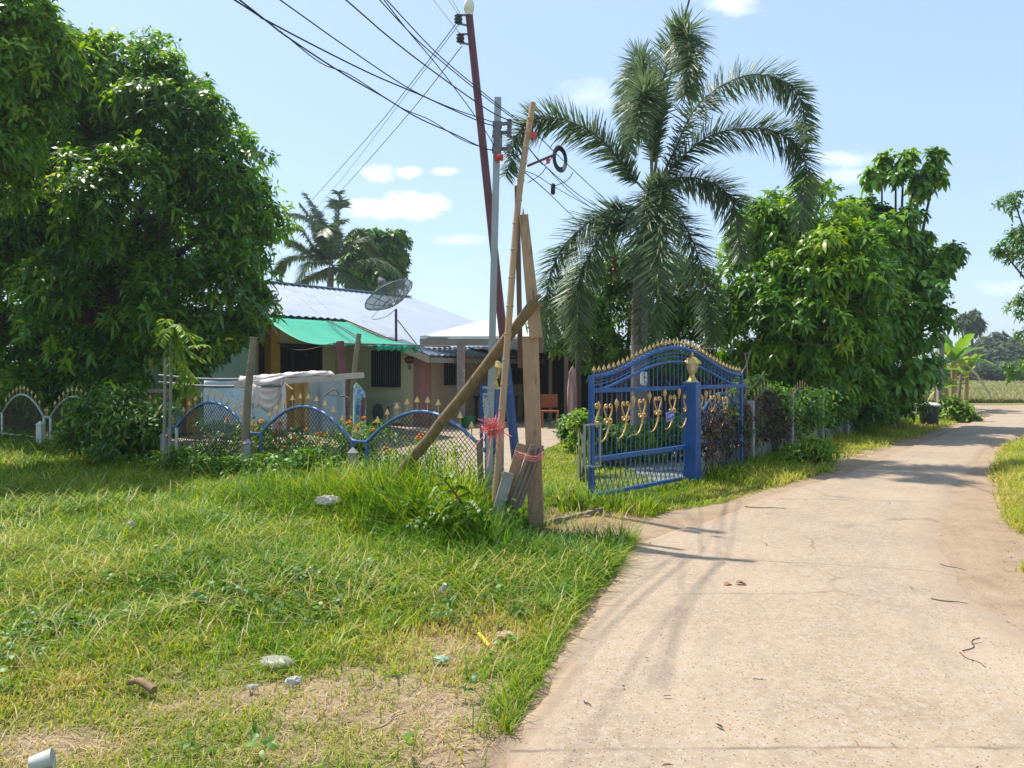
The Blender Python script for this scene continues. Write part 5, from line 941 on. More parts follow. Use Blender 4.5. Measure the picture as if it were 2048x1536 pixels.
b = MB(); b.box(gpnt(-.03, .66, 0), (.02, .02, .5), (GD, GN, Z3)); b.box(gpnt(-.09, .90, .02), (.14, .02, .02), (GD, GN, Z3)); b.box(gpnt(-.09, .42, .02), (.14, .02, .02), (GD, GN, Z3)); b.box(gpnt(-.16, .66, .02), (.02, .02, .5), (GD, GN, Z3)); b.box(gpnt(.12, .66, .03), (.02, .02, .5), (GD, GN, Z3)); b.box(gpnt(.03, .905, .04), (.2, .018, .018), (GD, GN, Z3)); b.box(gpnt(.03, .415, .04), (.2, .018, .018), (GD, GN, Z3)); b.build('latch_guard', M['galv'], t)
sg_ = MB(); c = gpnt(1.63, .93, .05); SX = (GD + Z3 * .22).normalized(); SZ = SX.cross(GN) * -1; SZ = SZ if SZ.z > 0 else -SZ
sg_.box(c, (.20, .006, .125), (SX, GN, SZ)); so = tag(sg_.build('number_plate', M['signblue']), 'small tilted blue plate with white characters hung on the gate scroll', 'sign')
def letters(txt, c, SX, SZ, nrm, size, mt, parent, name='lettering'):
    cu_ = bpy.data.curves.new(name, 'FONT'); cu_.body = txt; cu_.size = size; cu_.extrude = .0008; cu_.align_x = 'CENTER'; cu_.align_y = 'CENTER'; o = bpy.data.objects.new('tmp', cu_); S.collection.objects.link(o); bpy.context.view_layer.update()
    me = bpy.data.meshes.new_from_object(o.evaluated_get(bpy.context.evaluated_depsgraph_get())); bpy.data.objects.remove(o); me.materials.clear(); me.materials.append(mt)
    for v in me.vertices: v.co = c + SX * v.co.x + SZ * v.co.y + nrm * (.0045 + v.co.z)
    return link(bpy.data.objects.new(name, me), parent)
letters('11 8804', c, SX, SZ, GN, .050, M['white'], so); b = MB()
for s_1 in (-1, 1): b.box(c + SZ * .055 * s_1 + GN * .0042, (.185, .002, .004), (SX, GN, SZ)); b.box(c + SX * .092 * s_1 + GN * .0042, (.004, .002, .106), (SX, GN, SZ))
b.build('border', M['white'], so)
b = MB(); a_, b2 = gnd(1208, 1017, .02), gnd(1085, 1049, .02); b.beam(a_ + GD * 0.0, b2 - GD * .3, .05, .03); tag(b.build('gate_track', M['timber2']), 'rusty gate track lying across the earth entrance', 'rail')
# meter on the palm trunk
mc = at(1287, 757, 13.82); t = thing('switch_box', mc, 'white rounded switch box on the palm trunk, seen through the gate arch', 'switch box')
b = MB(); pf = [(-.058, -.07), (-.05, -.105), (-.025, -.125), (.025, -.125), (.05, -.105), (.058, -.07), (.058, .12), (-.058, .12)]; b.prism([mc + Vector((x_, -.06, z_)) for x_, z_ in pf], (0, .1, 0)); b.build('housing', M['meter'], t, bevel=.012)
b = MB(); b.lathe(mc + Vector((0.01, -.062, .02)), [(0, 0), (.02, 0), (.022, .012), (.012, .014), (.010, .006), (0, .006)], 14, axis=(0, -1, 0), cap=False); b.build('dial', M['grey'], t)
b = MB(); b.box(mc + Vector((0, -.063, .085)), (.05, .006, .012)); b.box(mc + Vector((-.035, -.063, .045)), (.008, .006, .008)); b.build('lettering', M['grey'], t)
b = MB(); b.lathe(mc + Vector((.01, .01, .15)), [(0, -.03), (.06, -.03), (.07, .0), (.05, .03), (0, .035)], 10, cap=False); b.build('hood', M['darkwood'], t)
# ------------------------------------------------------------------ side fence
SL = 15.5; t = thing('side_fence', SA, 'low mossy wall with chain link running along the lane under the trees', 'fence')
def sp_(s, o, z): return SA + SDIR * s + Vector((SDIR.y, -SDIR.x, 0)) * o + Z3 * z
b = MB(); b.prism([sp_(.11, .07, -.1), sp_(SL, .07, -.1), sp_(SL, .07, .30), sp_(.11, .07, .33)], (Vector((SDIR.y, -SDIR.x, 0)) * -.12)); b.build('plinth', M['mosswall'], t, bevel=.012)
for i in range(1, 8): b = MB(); b.box(sp_(2.07 * i, .10, .45), (.10, .10, 1.1 + .1 * (i % 3)), (SDIR, Vector((SDIR.y, -SDIR.x, 0)), Z3)); b.build('post', M['conc'], t)
for i in range(7):
    b = MB(); pit = .085
    for sgn in (1, -1):
        for j in range(-14, int(2.07 / pit) + 14):
            run = []
            for k in range(0, 45):
                z = .33 + k * .02; u = (j * pit + sgn * z) / 2.07
                if .05 < u < .95 and z < arch(u) + .12: run.append(sp_(2.07 * (i + u), .01 * sgn, z))
                elif run: break
            if len(run) > 2: b.tube([run[0], run[-1]], .0045, 3, cap=False)
    b.tube([sp_(2.07 * (i + u), 0, arch(u) + .13) for u in np.linspace(.02, .98, 20)], .02, 6); pan = b.build('fence_panel', M['chain'] if i else M['bluepipe'], t)
    if i < 3:
        for k in range(10): u = .15 + .70 * k / 9; arrowhead(pan, sp_(2.07 * (i + u), 0, arch(u) + .14), .09, .065, M['goldtip'], d=SDIR)
# dry creepers on the first bays and green ones further on
def creeper(s0, s1, top, n, mt, label, tw, L=.08, gname='creepers on the side fence'):
    t = thing('climbing_vine', sp_((s0 + s1) / 2, .1, 0), label, 'climbing plant', gname); b = MB()
    for i in range(tw):
        a = random.uniform(s0, s1); q = [sp_(a, random.uniform(.03, .14), .05)]; z = .1
        while z < top * random.uniform(.7, 1.05): z += random.uniform(.08, .2); a += random.gauss(0, .10); q.append(sp_(a, random.uniform(.0, .16), z))
        for k in range(random.randint(0, 3)): q.append(q[-1] + Vector((random.gauss(0, .08), random.gauss(-.03, .05), -random.uniform(.03, .14))))
        if len(q) > 2: b.tube(cr(q, 3), [.006, .003], 4)
    b.build('stems', M['bark'], t); s = rng.uniform(s0, s1, n); P = np.array([tuple(sp_(a, random.gauss(.07, .06), random.uniform(.36, top))) for a in s]); rosettes('foliage', P, rng.normal(0, 1, (n, 3)) + np.array([.3, -.6, .5]), mt, t, 6, L, L * .45, .6)
creeper(.15, 2.0, .98, 150, M['dryleaf'], 'dead brown creeper matted over the fence bay next to the blue post', 46)
creeper(2.1, 4.2, 1.05, 170, M['dryleaf'], 'half dead creeper on the second bay of the side fence', 34)
creeper(1.0, 2.5, 1.02, 60, M['bush'], 'green creeper tips spilling over the top of the first side bay', 12)
creeper(4.2, 8.2, 1.1, 330, M['bush'], 'green and brown creeper over the middle bays of the side fence', 40, .10)
creeper(8.2, 14, 1.15, 420, M['bush'], 'dense green creeper covering the far bays of the side fence', 36, .12)
for (a, b2, lb) in ((at(1478, 766, 12.6), at(1500, 700, 13.2), 'bare leaning stake just right of the gate end'), (at(1486, 800, 12.4), at(1530, 742, 12.6), 'bare dry branch slanting up over the side fence'), (at(1492, 790, 12.7), at(1490, 705, 12.9), 'thin upright dead stem beside the leaning stake')):
    b = MB(); m_ = a.lerp(b2, .5) + Vector((.03, 0, .03)); a2 = Vector((a.x - .1, a.y, .3)); b.tube(cr([a2, a, m_, b2], 4), [.018, .010], 6); tag(b.build('dead_branch', M['bambooold']), lb, 'branch')
b = MB(); b.tube(cr([at(1455, 700, 12.0), at(1438, 698, 11.6), at(1405, 697, 11.2)], 4), .010, 5); tag(b.build('stick', M['bambooold']), 'dry twig caught on the gold tips at the top of the gate', 'stick')
b = MB(); q = gp(1621, 14.9); b.beam(q, q + Z3 * .95, .2, .12); tag(b.build('concrete_block_post', M['conc']), 'short weathered concrete block standing in front of the side fence', 'post')
# ------------------------------------------------------------------ bin and grey post by the bend
q = gp(1858, 21.6); t = thing('rubbish_bin', q, 'dark rubber bin with a white lid at the end of the side fence', 'bin')
b = MB(); b.lathe(q, [(.21, 0), (.235, .05), (.25, .45), (.255, .52)], 20); b.build('body', M['blackpl'], t)
b = MB(); b.lathe(q, [(.27, .515), (.30, .525), (.29, .56), (.18, .60), (.05, .625), (0, .62)], 20, cap=False); b.build('lid', M['white'], t)
b = MB(); q = gp(1879, 23.4); b.beam(q - Z3 * .1, Vector((q.x + .04, q.y, 2.62)), .155, .155); tag(b.build('concrete_post', M['conc'], bevel=.01), 'tall grey concrete post in front of the banana plants', 'post')
b = MB(); q = gp(1915, 26.5); b.tube([q, q + Vector((.12, 0, 1.35))], .05, 7); tag(b.build('wooden_stake', M['bambooold']), 'short weathered stake at the outer edge of the banana plants', 'stake')
# ------------------------------------------------------------------ poles at the corner
t = thing('grey_pole', at(975, 1000, 7.6), 'slim square grey steel pole carrying the cable brackets', 'pole')
p0, p1 = gp(975, 7.6), at(996, 196, 7.6); b = MB(); b.beam(p0 - Z3 * .1, p1, .066, .066, (0, 1, 0)); b.build('shaft', M['galv'], t)
b = MB()
for py in (250, 268, 300): q = at(994.5 - (py - 250) * .02, py, 7.6); b.box(q, (.09, .09, .05)); b.beam(q + Vector((.03, -.03, 0)), q + Vector((.13, -.06, .0)), .02, .03); b.lathe(q + Vector((.12, -.06, -.05)), [(.012, 0), (.028, .01), (.02, .025), (.03, .045), (.02, .06), (.028, .08), (.012, .09)], 10)
b.tube([at(1003, 270, 7.53), at(1003, 300, 7.53)], .007, 5); b.box(at(994, 285, 7.56), (.072, .072, .30)); b.build('bracket', M['grey'], t)
b = MB(); b.box(at(998, 316, 7.52), (.08, .05, .04)); b.lathe(at(1000, 314, 7.49), [(.0, -.02), (.03, -.01), (.03, .02), (0, .03)], 8, cap=False); b.build('clamp', M['red'], t)
t = thing('steel_pole', gp(1040, 9.2), 'tall leaning red oxide pole, blue near the ground, topped by a white cap', 'utility pole')
p0, p1 = gp(1041, 9.2), at(938, 28, 9.2); pm = p0.lerp(p1, .315); b = MB(); b.tube([pm, p1], [.052, .045], 10); b.build('shaft', M['rust'], t); b = MB(); b.tube([p0 - Z3 * .05, pm], [.057, .053], 10); b.build('base', mat('dull blue paint', (.05, .10, .24), (.04, .08, .19), 4, .5), t)
b = MB(); c = p1; b.lathe(c, [(.052, -.02), (.052, .04), (.062, .05), (.060, .13), (.045, .16), (.042, .20), (.02, .215)], 12); b.build('cap', M['meter'], t)
for py in (40, 78):
    q = p1.lerp(p0, (py - 28) / 970); a0 = q + Z3 * .06; a1 = q - Z3 * .07; e0 = a0 + Vector((-.14, -.06, -.03)); e1 = a1 + Vector((-.13, -.06, -.0)); b = MB(); b.beam(a0, e0, .015, .02); b.beam(a1, e1, .015, .02); b.tube([e0 + Z3 * .02, e1 - Z3 * .02], .009, 5); b.build('bracket', M['grey'], t)
    b = MB(); b.lathe(e1.lerp(e0, .02), [(.018, 0), (.05, .012), (.03, .03), (.05, .045), (.05, .055), (.03, .07), (.05, .088), (.018, .1)], 12); b.build('insulator', M['frame'], t)
b = MB(); pts = cr([at(985, 1080, 7.15), at(992, 985, 7.2), at(1012, 720, 7.28), at(1037, 400, 7.4), at(1066, 206, 7.5)], 6); pts[0].z = -.05; b.tube(pts, [.036, .029], 10)
for k in range(1, len(pts) - 1): b.lathe(pts[k], [(.031, -.012), (.0385, 0), (.031, .012)], 10)
b.beam(at(1062, 240, 7.44), at(1067, 204, 7.46), .03, .012, (0, 1, 0)); tag(b.build('bamboo_pole', M['bamboo']), 'yellow bamboo pole leaning beside the grey pole', 'pole')
b = MB(); q0 = gp(1073, 7.4); q0.z = -.05; b.beam(q0, at(1060, 673, 7.4), .145, .10, (0, 1, 0), .158, .10); tag(b.build('timber_post', M['timber'], bevel=.008), 'thick sawn timber post standing at the driveway corner', 'post')
b = MB(); b.beam(at(1072, 676, 7.33), at(1047, 430, 7.36), .125, .06, (0, 1, 0), .085, .06); b.prism([at(1044, 431, 7.37), at(1049, 431, 7.37), at(1046, 415, 7.37)], (0, -.03, 0)); tag(b.build('timber_plank', M['timber'], bevel=.005), 'upper plank nailed on the head of the thick timber post', 'plank')
b = MB(); b.beam(at(1079, 706, 7.46), at(1077, 668, 7.46), .075, .05, (0, 1, 0)); tag(b.build('timber_offcut', M['timber2']), 'short dark offcut wedged beside the joint of the timber post', 'plank')
b = MB(); b.beam(at(1041, 736, 7.62), at(1034, 372, 7.66), .05, .04, (0, 1, 0)); tag(b.build('timber_batten', mat('dark batten', (.20, .12, .09), (.14, .085, .065), 6, .8, stretch=(6, 6, .5), bmp=.4)), 'thin dark batten between the bamboo and the timber post', 'plank')
b = MB(); a0, a1 = at(1070, 606, 7.25), at(795, 957, 8.28); a2 = a0 + (a1 - a0) * 1.28; pts = [a0.lerp(a2, i / 12) + Vector((random.gauss(0, .006), 0, random.gauss(0, .008))) for i in range(13)]; b.tube(pts, [.05, .066], 12); b.beam(a0 - (a1 - a0) * .0 + Vector((.0, 0, .03)), a0 + Vector((.05, -.02, .07)), .05, .03); b.beam(a0 + Vector((0, 0, -.02)), a0 + Vector((.08, -.01, -.015)), .04, .035); tag(b.build('leaning_log', M['log']), 'long bare log propping the timber post at a slant', 'log')
# stakes tied at the post foot
for (x0, y0, x1, y1, w, h, Yd, mt, lb) in ((1045, 888, 996, 1050, .10, .07, 7.3, M['timber'], 'squared brown stake tied to the post foot, nearest the bamboo'), (1075, 893, 1012, 1052, .135, .05, 7.18, M['timber2'], 'wide cracked grey stake tied slanting across the post foot'), (1018, 945, 990, 1040, .10, .09, 7.12, M['conc'], 'grey slab leaning against the stakes in the grass')):
    b = MB(); q0 = at(x0, y0, Yd); q1 = at(x1, y1, Yd - .05); q1 = q0 + (q1 - q0) * ((q0.z + .05) / max(.05, q0.z - q1.z)); b.beam(q1, q0, w, h, (0, 1, 0))
    if h == .05:
        sd = (q0 - q1).cross(Vector((0, 1, 0))).normalized()
        for k in (-1, 0, 1): b.beam(q0.lerp(q1, .03 * k) + sd * .04 * k + Vector((0, -.03, 0)), q0.lerp(q1, .75) + sd * .038 * k + Vector((0, -.028, 0)), .030, .02, (0, 1, 0))
    tag(b.build('wooden_stake' if mt is not M['conc'] else 'stone_slab', mt, bevel=.006), lb, 'stake' if mt is not M['conc'] else 'slab')
t = thing('ribbon_bow', at(983, 865, 7.15), 'bushy pink plastic ribbon knot tied round the grey pole and bamboo', 'ribbon'); c = at(985, 862, 7.13); b = MB()
for i in range(64):
    a = random.uniform(0, 2 * PI); r = random.uniform(.05, .15); e = c + Vector((math.cos(a) * r, -abs(random.gauss(0, .07)), math.sin(a) * r * .9 + .02)); m_ = c.lerp(e, .5) + Vector((random.gauss(0, .02), -.03, random.gauss(.015, .02))); q = cr([c + Vector((random.gauss(0, .015), 0, random.gauss(0, .02))), m_, e], 3); w = random.uniform(.006, .011)
    if random.random() < .35: q += cr([e, e + Vector((random.gauss(0, .03), -.02, .02)), m_ + Vector((.02, -.03, 0))], 3)[1:]
    for u, v in zip(q, q[1:]): b.beam(u, v, w, .002)
b.build('loops', M['ribbon'], t); b = MB()
for ex, ey in ((1024, 873), (948, 893), (975, 935), (1003, 925), (1018, 872)):
    q = cr([c, at((ex + 985) / 2, (ey + 862) / 2 - 4, 7.12), at(ex, ey, 7.1)], 5)
    for u, v in zip(q, q[1:]): b.beam(u, v, .014, .003)
for k in range(3): rr = .1; b.tube([c + Vector((math.cos(2 * PI * j / 16) * rr * 1.0, .06 + math.sin(2 * PI * j / 16) * rr, .01 * k + .02 * math.cos(4 * PI * j / 16))) for j in range(17)], .006, 4, cap=False)
b.build('tails', M['ribbon'], t)
b = MB()
for dz in (0, .018, -.02): b.tube(cr([at(1030, 906, 7.08) + Z3 * dz, at(1045, 912, 7.03) + Z3 * dz, at(1068, 918, 7.0) + Z3 * dz, at(1085, 909, 7.05) + Z3 * dz, at(1080, 902, 7.3)], 4), .007, 4)
for ex, ey in ((1092, 924), (1096, 905), (1024, 900)):
    q = cr([at(1078, 916, 7.0), at((ex + 1078) / 2, (ey + 914) / 2, 6.98), at(ex, ey, 6.97)], 4)
    for u, v in zip(q, q[1:]): b.beam(u, v, .012, .003)
tag(b.build('ribbon_tie', M['ribbon']), 'pink plastic ribbon binding the stakes at the post foot', 'ribbon')
b = MB(); 
for k in range(9): b.tube([at(972 + random.uniform(-6, 7), 785 + random.uniform(0, 30), 7.55), at(975 + random.uniform(-7, 7), 800 + random.uniform(10, 45), 7.55)], .008, 4)
for py in (776, 790, 803, 812): b.tube([at(975, py, 7.6) + Vector((math.cos(2 * PI * j / 12) * .044, math.sin(2 * PI * j / 12) * .044, .01 * math.sin(j))) for j in range(13)], .009, 5, cap=False)
tag(b.build('rag_binding', M['cloth_grey']), 'dark rag and wire bound round the middle of the grey pole', 'binding')
b = MB(); b.beam(at(963, 978, 7.9), at(958, 880, 7.95), .06, .04, (0, 1, 0)); tag(b.build('wooden_stake', M['timber2']), 'rough dark stake behind the foot of the grey pole', 'stake')
b = MB(); b.tube([at(1055, 332, 7.45), at(1112, 308, 7.3)], .012, 6); tag(b.build('cross_stick', M['rust']), 'short reddish cross stick near the top of the bamboo', 'stick')
b = MB(); b.prism([at(1062, 265, 7.42), at(1074, 268, 7.42), at(1072, 278, 7.42), at(1060, 276, 7.42)], (0, -.03, 0)); tag(b.build('red_flag', M['red']), 'small red plastic flag tied near the bamboo top', 'flag')
b = MB(); b.box(at(1096, 322, 7.35), (.035, .03, .04)); tag(b.build('red_clip', M['red']), 'small red clip on the cross stick by the cable coil', 'clip')
b = MB()
for k in range(6): r = .12 + .011 * k; cc = at(1120, 318, 11.4 - .02 * k); b.tube([cc + Vector((math.cos(2 * PI * j / 24) * r * .62, math.cos(2 * PI * j / 24) * r * .7, math.sin(2 * PI * j / 24) * r * 1.08)) for j in range(25)], .011, 5, cap=False)
tag(b.build('cable_coil', M['wire']), 'coil of black cable hanging between the bamboo and the palm', 'cable coil')
b = MB(); b.lathe(at(1106, 378, 8.2), [(.01, -.06), (.024, -.05), (.024, .05), (.01, .06)], 8); tag(b.build('cable_joint', M['wire']), 'small black cable joint hanging below the coil', 'cable joint')
# ------------------------------------------------------------------ overhead cables
def wire(pts, Ya, Yb, r, label, ext=0, wob=0):
    """run through the listed directions while depth goes steadily from Ya to Yb"""
    n = len(pts); ds = [0]
    for a, b_ in zip(pts, pts[1:]): ds.append(ds[-1] + math.hypot(a[0] - b_[0], a[1] - b_[1]))
    q = [at(p[0], p[1], 1 / (1 / Ya + (1 / Yb - 1 / Ya) * d / ds[-1])) for p, d in zip(pts, ds)]
    if ext: q = [q[0] + (q[0] - q[1]).normalized() * ext] + q
    b = MB(); b.tube(cr(q, 7), r, 5); return tag(b.build('overhead_cable', M['wire']), label, 'cable', 'overhead cables')
K_ = 'thick' 
wire([(457, -8), (537, 43), (726, 140), (841, 190), (898, 216), (960, 243), (990, 252)], 4.4, 7.58, .0055, 'thick black cable, upper one of the two entering at the top left of the sky', 3)
wire([(469, -8), (572, 72), (689, 149), (764, 192), (835, 235), (904, 266), (967, 296), (990, 300)], 4.4, 7.58, .0055, 'thick black cable sagging lowest across the sky to the red clamp', 3)
wire([(560, 62), (640, 125), (700, 150), (800, 214), (860, 240), (925, 280), (990, 303)], 5.2, 7.56, .004, 'thin wire twisted under the lowest thick cable', 0)
wire([(549, -8), (690, 92), (815, 175), (898, 214), (985, 244)], 4.7, 7.58, .0046, 'black cable meeting the upper thick cable near the leaning pole', 3)
wire([(683, -8), (768, 66), (852, 132), (955, 206), (1000, 233), (1052, 252)], 5.1, 7.5, .0055, 'long straight cable passing the grey pole to the bamboo top', 3)
wire([(752, -8), (841, 86), (950, 178), (1000, 217), (1036, 243)], 5.4, 7.6, .0046, 'thin cable, left one of the close pair passing behind the leaning pole', .3)
wire([(766, -8), (870, 103), (950, 172), (1002, 214), (1040, 242)], 5.4, 7.6, .0046, 'thin cable, right one of the close pair passing behind the leaning pole', .3)
wire([(762, -8), (812, 57), (884, 143), (958, 243), (992, 297)], 5.3, 7.58, .0042, 'steep thin wire crossing the other cables down to the lower bracket', .3)
wire([(861, -8), (904, 47), (921, 69)], 10.6, 9.12, .0055, 'wire falling to the lower insulator of the tall pole', 3)
wire([(892, -8), (918, 31)], 10.6, 9.12, .0055, 'left wire of the pair falling to the upper insulator', 3)
wire([(901, -8), (922, 31)], 10.6, 9.12, .0055, 'right wire of the pair falling to the upper insulator', 3)
wire([(914, 45), (818, 172), (735, 275), (600, 427), (545, 488)], 9.12, 26, .0055, 'wire running down left from the upper insulator to the house', 0)
wire([(918, 48), (812, 190), (690, 350), (640, 408)], 9.12, 24, .004, 'faint thin wire running down left beside the upper one', 0)
wire([(924, 92), (821, 223), (698, 364), (585, 487)], 9.12, 26, .0055, 'wire running down left from the lower insulator to the house', 0)
wire([(1042, 245), (1077, 273), (1134, 328), (1233, 420), (1268, 450)], 7.5, 16, .0055, 'thick cable going down right from the bamboo top behind the palm', 0)
wire([(1052, 290), (1088, 330), (1151, 385), (1200, 420), (1262, 470)], 7.5, 16, .0055, 'cable going down right under the coil to the palm', 0)
wire([(1090, 332), (1145, 388), (1195, 422), (1255, 452)], 7.8, 15, .0042, 'thin cable just under the one passing the coil', 0)
wire([(1050, 345), (1095, 384), (1132, 420), (1165, 450)], 7.5, 14, .0055, 'lowest cable going down right from the bamboo', 0)
wire([(1045, 340), (1075, 352), (1106, 372), (1164, 405), (1250, 452)], 7.5, 14, .004, 'thin wire passing the small black joint', 0)
wire([(1480, 610), (1560, 640), (1620, 655), (1690, 655)], 13, 17, .0046, 'cable loop sagging before the dark side of the right hand mango tree', 0)
wire([(1490, 640), (1560, 668), (1620, 690), (1700, 685)], 12.6, 17, .0055, 'pair like cable sagging lower before the right hand mango tree', 0)
wire([(1381, -10), (1372, 25), (1362, 60)], 12.6, 14.0, .016, 'dark cable rising straight above the top of the palm', 2)
t = thing('loose_wiring', at(1030, 290, 7.5), 'tangle of loose wire loops between the grey pole and the coil', 'wire')
for q in ([(988, 262, 7.5), (984, 275, 7.45), (986, 292, 7.5)], [(1005, 262, 7.5), (1020, 275, 7.45), (1048, 262, 7.45)], [(1006, 300, 7.5), (1024, 318, 7.45), (1050, 300, 7.45)], [(1060, 300, 7.4), (1090, 330, 7.4), (1118, 290, 7.4)], [(1055, 366, 7.6), (1080, 350, 7.6), (1092, 335, 7.5)], [(1110, 372, 8.2), (1135, 360, 8.0), (1146, 345, 8.0)]): b = MB(); b.tube(cr([at(*p) for p in q], 5), .0045, 4); b.build('wire_loop', M['wire'], t)
# ------------------------------------------------------------------ litter
def lump(name, c, r, mt, label, cat, seed=0, n=9, flat=1, rough=.25, rot=0):
    random.seed(seed); b = MB(); V = []; cs, sn = math.cos(rot), math.sin(rot)
    for i in range(n + 1):
        th = PI * i / n
        for k in range(2 * n):
            ph = PI * k / n; d = Vector((math.sin(th) * math.cos(ph), math.sin(th) * math.sin(ph), math.cos(th) * flat)); q = 1 + rough * math.sin(3.1 * d.x * 2 + seed) * math.cos(4.3 * d.y * 2 + seed * 2) + rough * .7 * math.sin(7 * d.x + 9 * d.y + seed * 3)
            x_, y_ = d.x * r[0] * q, d.y * r[1] * q; V.append(c + Vector((x_ * cs - y_ * sn, x_ * sn + y_ * cs, d.z * r[2] * q)))
    m_ = 2 * n; b.add(V, [(i * m_ + k, i * m_ + (k + 1) % m_, (i + 1) * m_ + (k + 1) % m_, (i + 1) * m_ + k) for i in range(n) for k in range(m_)], seed % 2 == 0); return tag(b.build(name, mt), label, cat)
lump('plastic_bag', gnd(553, 1322, .03), (.085, .05, .022), M['film'], 'crumpled clear plastic bag on the trodden grass', 'plastic bag', 2, 14, 1, .14, -.25)
lump('crumpled_paper', gnd(588, 1361, .015), (.04, .024, .018), M['whitepl'], 'white crumpled paper beside the clear plastic bag', 'paper', 3, 8, 1, .2, .4)
lump('paper_scrap', gnd(505, 1374, .01), (.025, .018, .012), M['whitepl'], 'tiny white paper scrap left of the crumpled paper', 'paper', 5, 6)
lump('paper_scrap', gnd(883, 1318, .012), (.045, .03, .014), mat('green white wrapper', (.6, .62, .58), (.08, .35, .16), 30, .4), 'small green and white wrapper in the straw', 'wrapper', 7, 7)
q = gnd(60, 1530, .035); b = MB(); b.lathe(q, [(.0, 0), (.028, 0), (.030, .01), (.036, .075), (.039, .078), (.034, .074), (.026, .012), (0, .01)], 16, axis=(.9, .35, .18), cap=False); tag(b.build('white_cup', M['whitepl']), 'dirty white plastic cup lying in the bottom left corner', 'cup')
lump('work_glove', gnd(655, 1000, .24), (.10, .04, .035), M['cloth_white'], 'pale cloth glove lying on the tall grass', 'glove', 9, 10, 1, .35, .2)
lump('grey_stone', gnd(263, 1053, .06), (.05, .05, .05), M['conc'], 'round grey stone in the grass on the left', 'stone', 6, 8, 1, .1)
lump('flat_stone', gnd(1012, 1270, .01), (.055, .04, .02), M['stone'], 'flat tan stone at the straw patch by the lane edge', 'stone', 8, 8, 1, .2)
lump('brick_piece', gnd(1143, 990, .03), (.075, .06, .05), M['plaque'], 'broken brown brick on the path inside the gate', 'brick', 11, 6, 1, .25)
b = MB(); q = gnd(875, 1205, .0); t = thing('plastic_bottle', q, 'clear crushed plastic bottle standing in the grass by the lane', 'bottle'); bx_ = Vector((.35, -.2, .9)); b.lathe(q, [(.022, 0), (.026, .01), (.021, .05), (.027, .075), (.025, .10), (.010, .125)], 12, axis=bx_); b.build('body', M['film'], t); b = MB(); b.lathe(q, [(.012, .126), (.013, .145)], 10, axis=bx_); b.build('cap', M['whitepl'], t)
b = MB(); b.beam(gnd(958, 1266, .02), gnd(976, 1291, .02), .018, .008); tag(b.build('yellow_stick', M['yellow']), 'bright yellow plastic strip on the straw', 'strip')
b = MB(); b.tube(cr([gnd(255, 1365, .02), gnd(280, 1362, .035), gnd(308, 1380, .02)], 4), [.016, .02], 6); tag(b.build('wood_chip', M['log']), 'curled brown wood chip on the bare soil at the left', 'wood chip')
# dead twigs: each a thing, told apart by where they lie
tw = [((135, 1192), (188, 1165), .0046, 'upper of two dead stalks lying in the grass at the left'), ((40, 1262), (75, 1240), .0042, 'lower dead stalk lying in the grass at the left edge'), ((213, 1150), (216, 1178), .0046, 'short upright pale stalk right of the dead stalks'), ((1925, 1302), (1960, 1275), .0042, 'bent twig, upper part of the fork lying on the right side of the lane'), ((1920, 1305), (1972, 1335), .004, 'twig forking right on the lane below the bent twig'), ((1508, 1357), (1534, 1361), .004, 'short dark stick in the middle of the lane'), ((1862, 1197), (1935, 1207), .0042, 'long straight twig on the right shoulder of the lane'), ((1490, 1013), (1572, 1017), .0055, 'dry twig at the left edge of the lane past the gate'), ((1880, 1128), (1930, 1140), .0042, 'crooked twig further up the right shoulder'), ((742, 1460), (812, 1425), .0042, 'pale straw stalk on the bare soil near the bottom'), ((1168, 1402), (1182, 1410), .004, 'tiny stick by the tyre mark at the lower left of the lane')]
for (a, c_, r, lb) in tw:
    p, q = gnd(*a, .022), gnd(*c_, .022); sd = (q - p).cross(Z3).normalized(); L = (q - p).length; b = MB(); b.tube(cr([p, p.lerp(q, .35) + sd * L * .08, p.lerp(q, .7) - sd * L * .05, q], 4), [r, r * .5], 5); b.tube(cr([p.lerp(q, .5), p.lerp(q, .65) + sd * L * .14 + Z3 * .01], 3), [r * .5, r * .3], 4); tag(b.build('dead_twig', M['bark'] if 'pale' not in lb else M['bambooold']), lb, 'twig', 'twigs on the ground')
def dryleaf(p, s, lb, mt=None):
    P = np.tile(np.array(p), (3, 1)) + rng.normal(0, s * .3, (3, 3)) * np.array([1, 1, .1]); D = unit(np.stack([rng.normal(size=3), rng.normal(size=3), np.full(3, .3)], 1)); L = np.full(3, s); return tag(leaves('fallen_leaf', P, D, np.tile([0, 0, 1.], (3, 1)), L, L * .5, np.full(3, .4), rng.random(3), mt or M['straw']), lb, 'leaf')
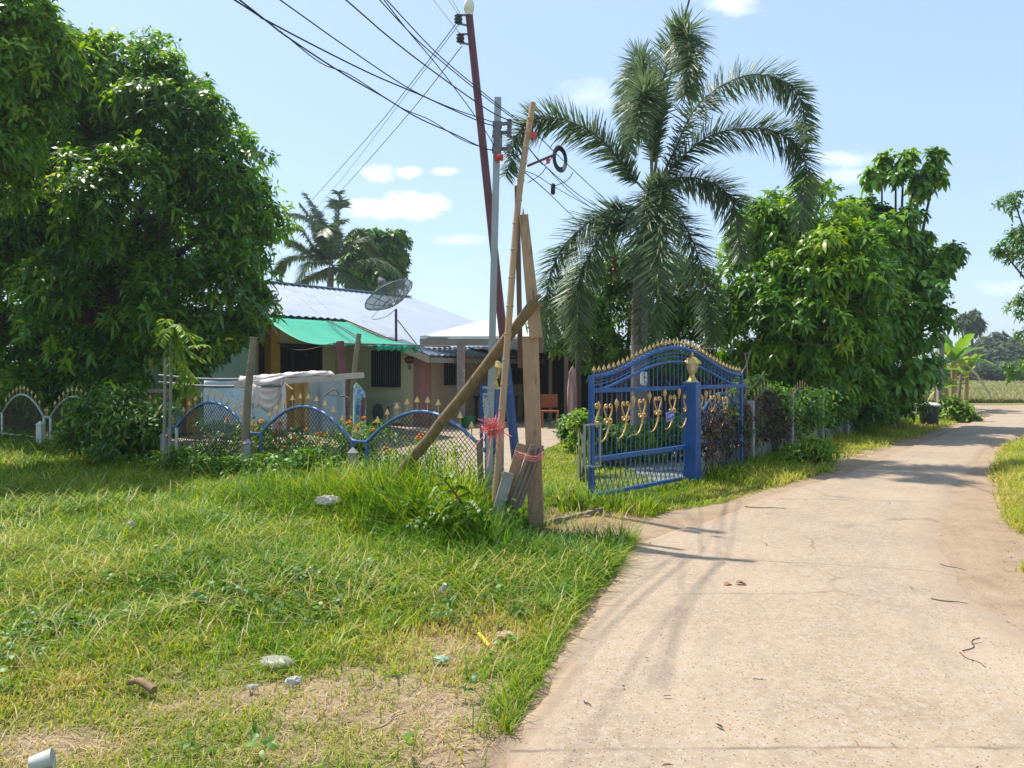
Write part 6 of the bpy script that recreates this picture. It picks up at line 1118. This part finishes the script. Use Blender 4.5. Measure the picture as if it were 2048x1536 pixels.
dryleaf(gnd(1468, 1166, .03), .085, 'curled brown dry leaf in the middle of the lane', mat('brown leaf', (.26, .12, .06), (.2, .09, .05), 9, .8)); dryleaf(gnd(1205, 1055, .02), .07, 'pale dry leaf on the reddish earth before the gate')
n = 6000; x = rng.uniform(.0, 12, n); y = 2.4 + 14 * rng.random(n) ** 1.6; k = (road_uv(x, y) < -.02); x, y = x[k], y[k]; n = len(x); e = np.clip(1 + road_uv(x, y) / .9, 0, 1); k = rng.random(n) < .28 + .7 * e; x, y = x[k], y[k]; n = len(x)
P = np.stack([x, y, np.full(n, .032)], 1); a = rng.uniform(0, 6.28, n); D = np.stack([np.cos(a), np.sin(a), rng.uniform(0, .12, n)], 1); L = rng.uniform(.008, .022, n) * np.where(rng.random(n) < .12, 2.6, 1)
tag(leaves('leaf_litter', P, D, np.tile([0, 0, 1.], (n, 1)), L, np.maximum(.003, L * rng.uniform(.08, .4, n)), np.full(n, .1), rng.random(n), M['dryleaf']), 'scattered crumbs of dry leaf and twig on the lane', kind='stuff')
n = 420; s = rng.uniform(.5, 9, n); o = rng.uniform(-3.2, -.3, n); P = np.array([tuple(sp_(a, b_, .012)) for a, b_ in zip(s, o)]); a = rng.uniform(0, 6.28, n); D = np.stack([np.cos(a), np.sin(a), rng.uniform(.0, .3, n)], 1); L = rng.uniform(.06, .14, n)
tag(leaves('leaf_litter', P, D, np.tile([0, 0, 1.], (n, 1)), L, L * .4, np.full(n, .3), rng.random(n), M['dryleaf']), 'brown fallen leaves on the shaded ground behind the gate', kind='stuff')

# ------------------------------------------------------------------ humid air over the whole place
hm = bpy.data.materials.new('humid air'); hm.use_nodes = True; ht = hm.node_tree; ht.nodes.remove(ht.nodes['Principled BSDF']); vp = N(ht, 'ShaderNodeVolumePrincipled'); vp.inputs['Color'].default_value = (.86, .93, 1, 1); vp.inputs['Density'].default_value = .0007; vp.inputs['Anisotropy'].default_value = .35
ht.links.new(vp.outputs[0], ht.nodes['Material Output'].inputs['Volume'])
b = MB(); b.box((20, 190, 8), (700, 520, 18.4)); tag(b.build('haze', hm), 'thin humid haze in the air', kind='stuff')
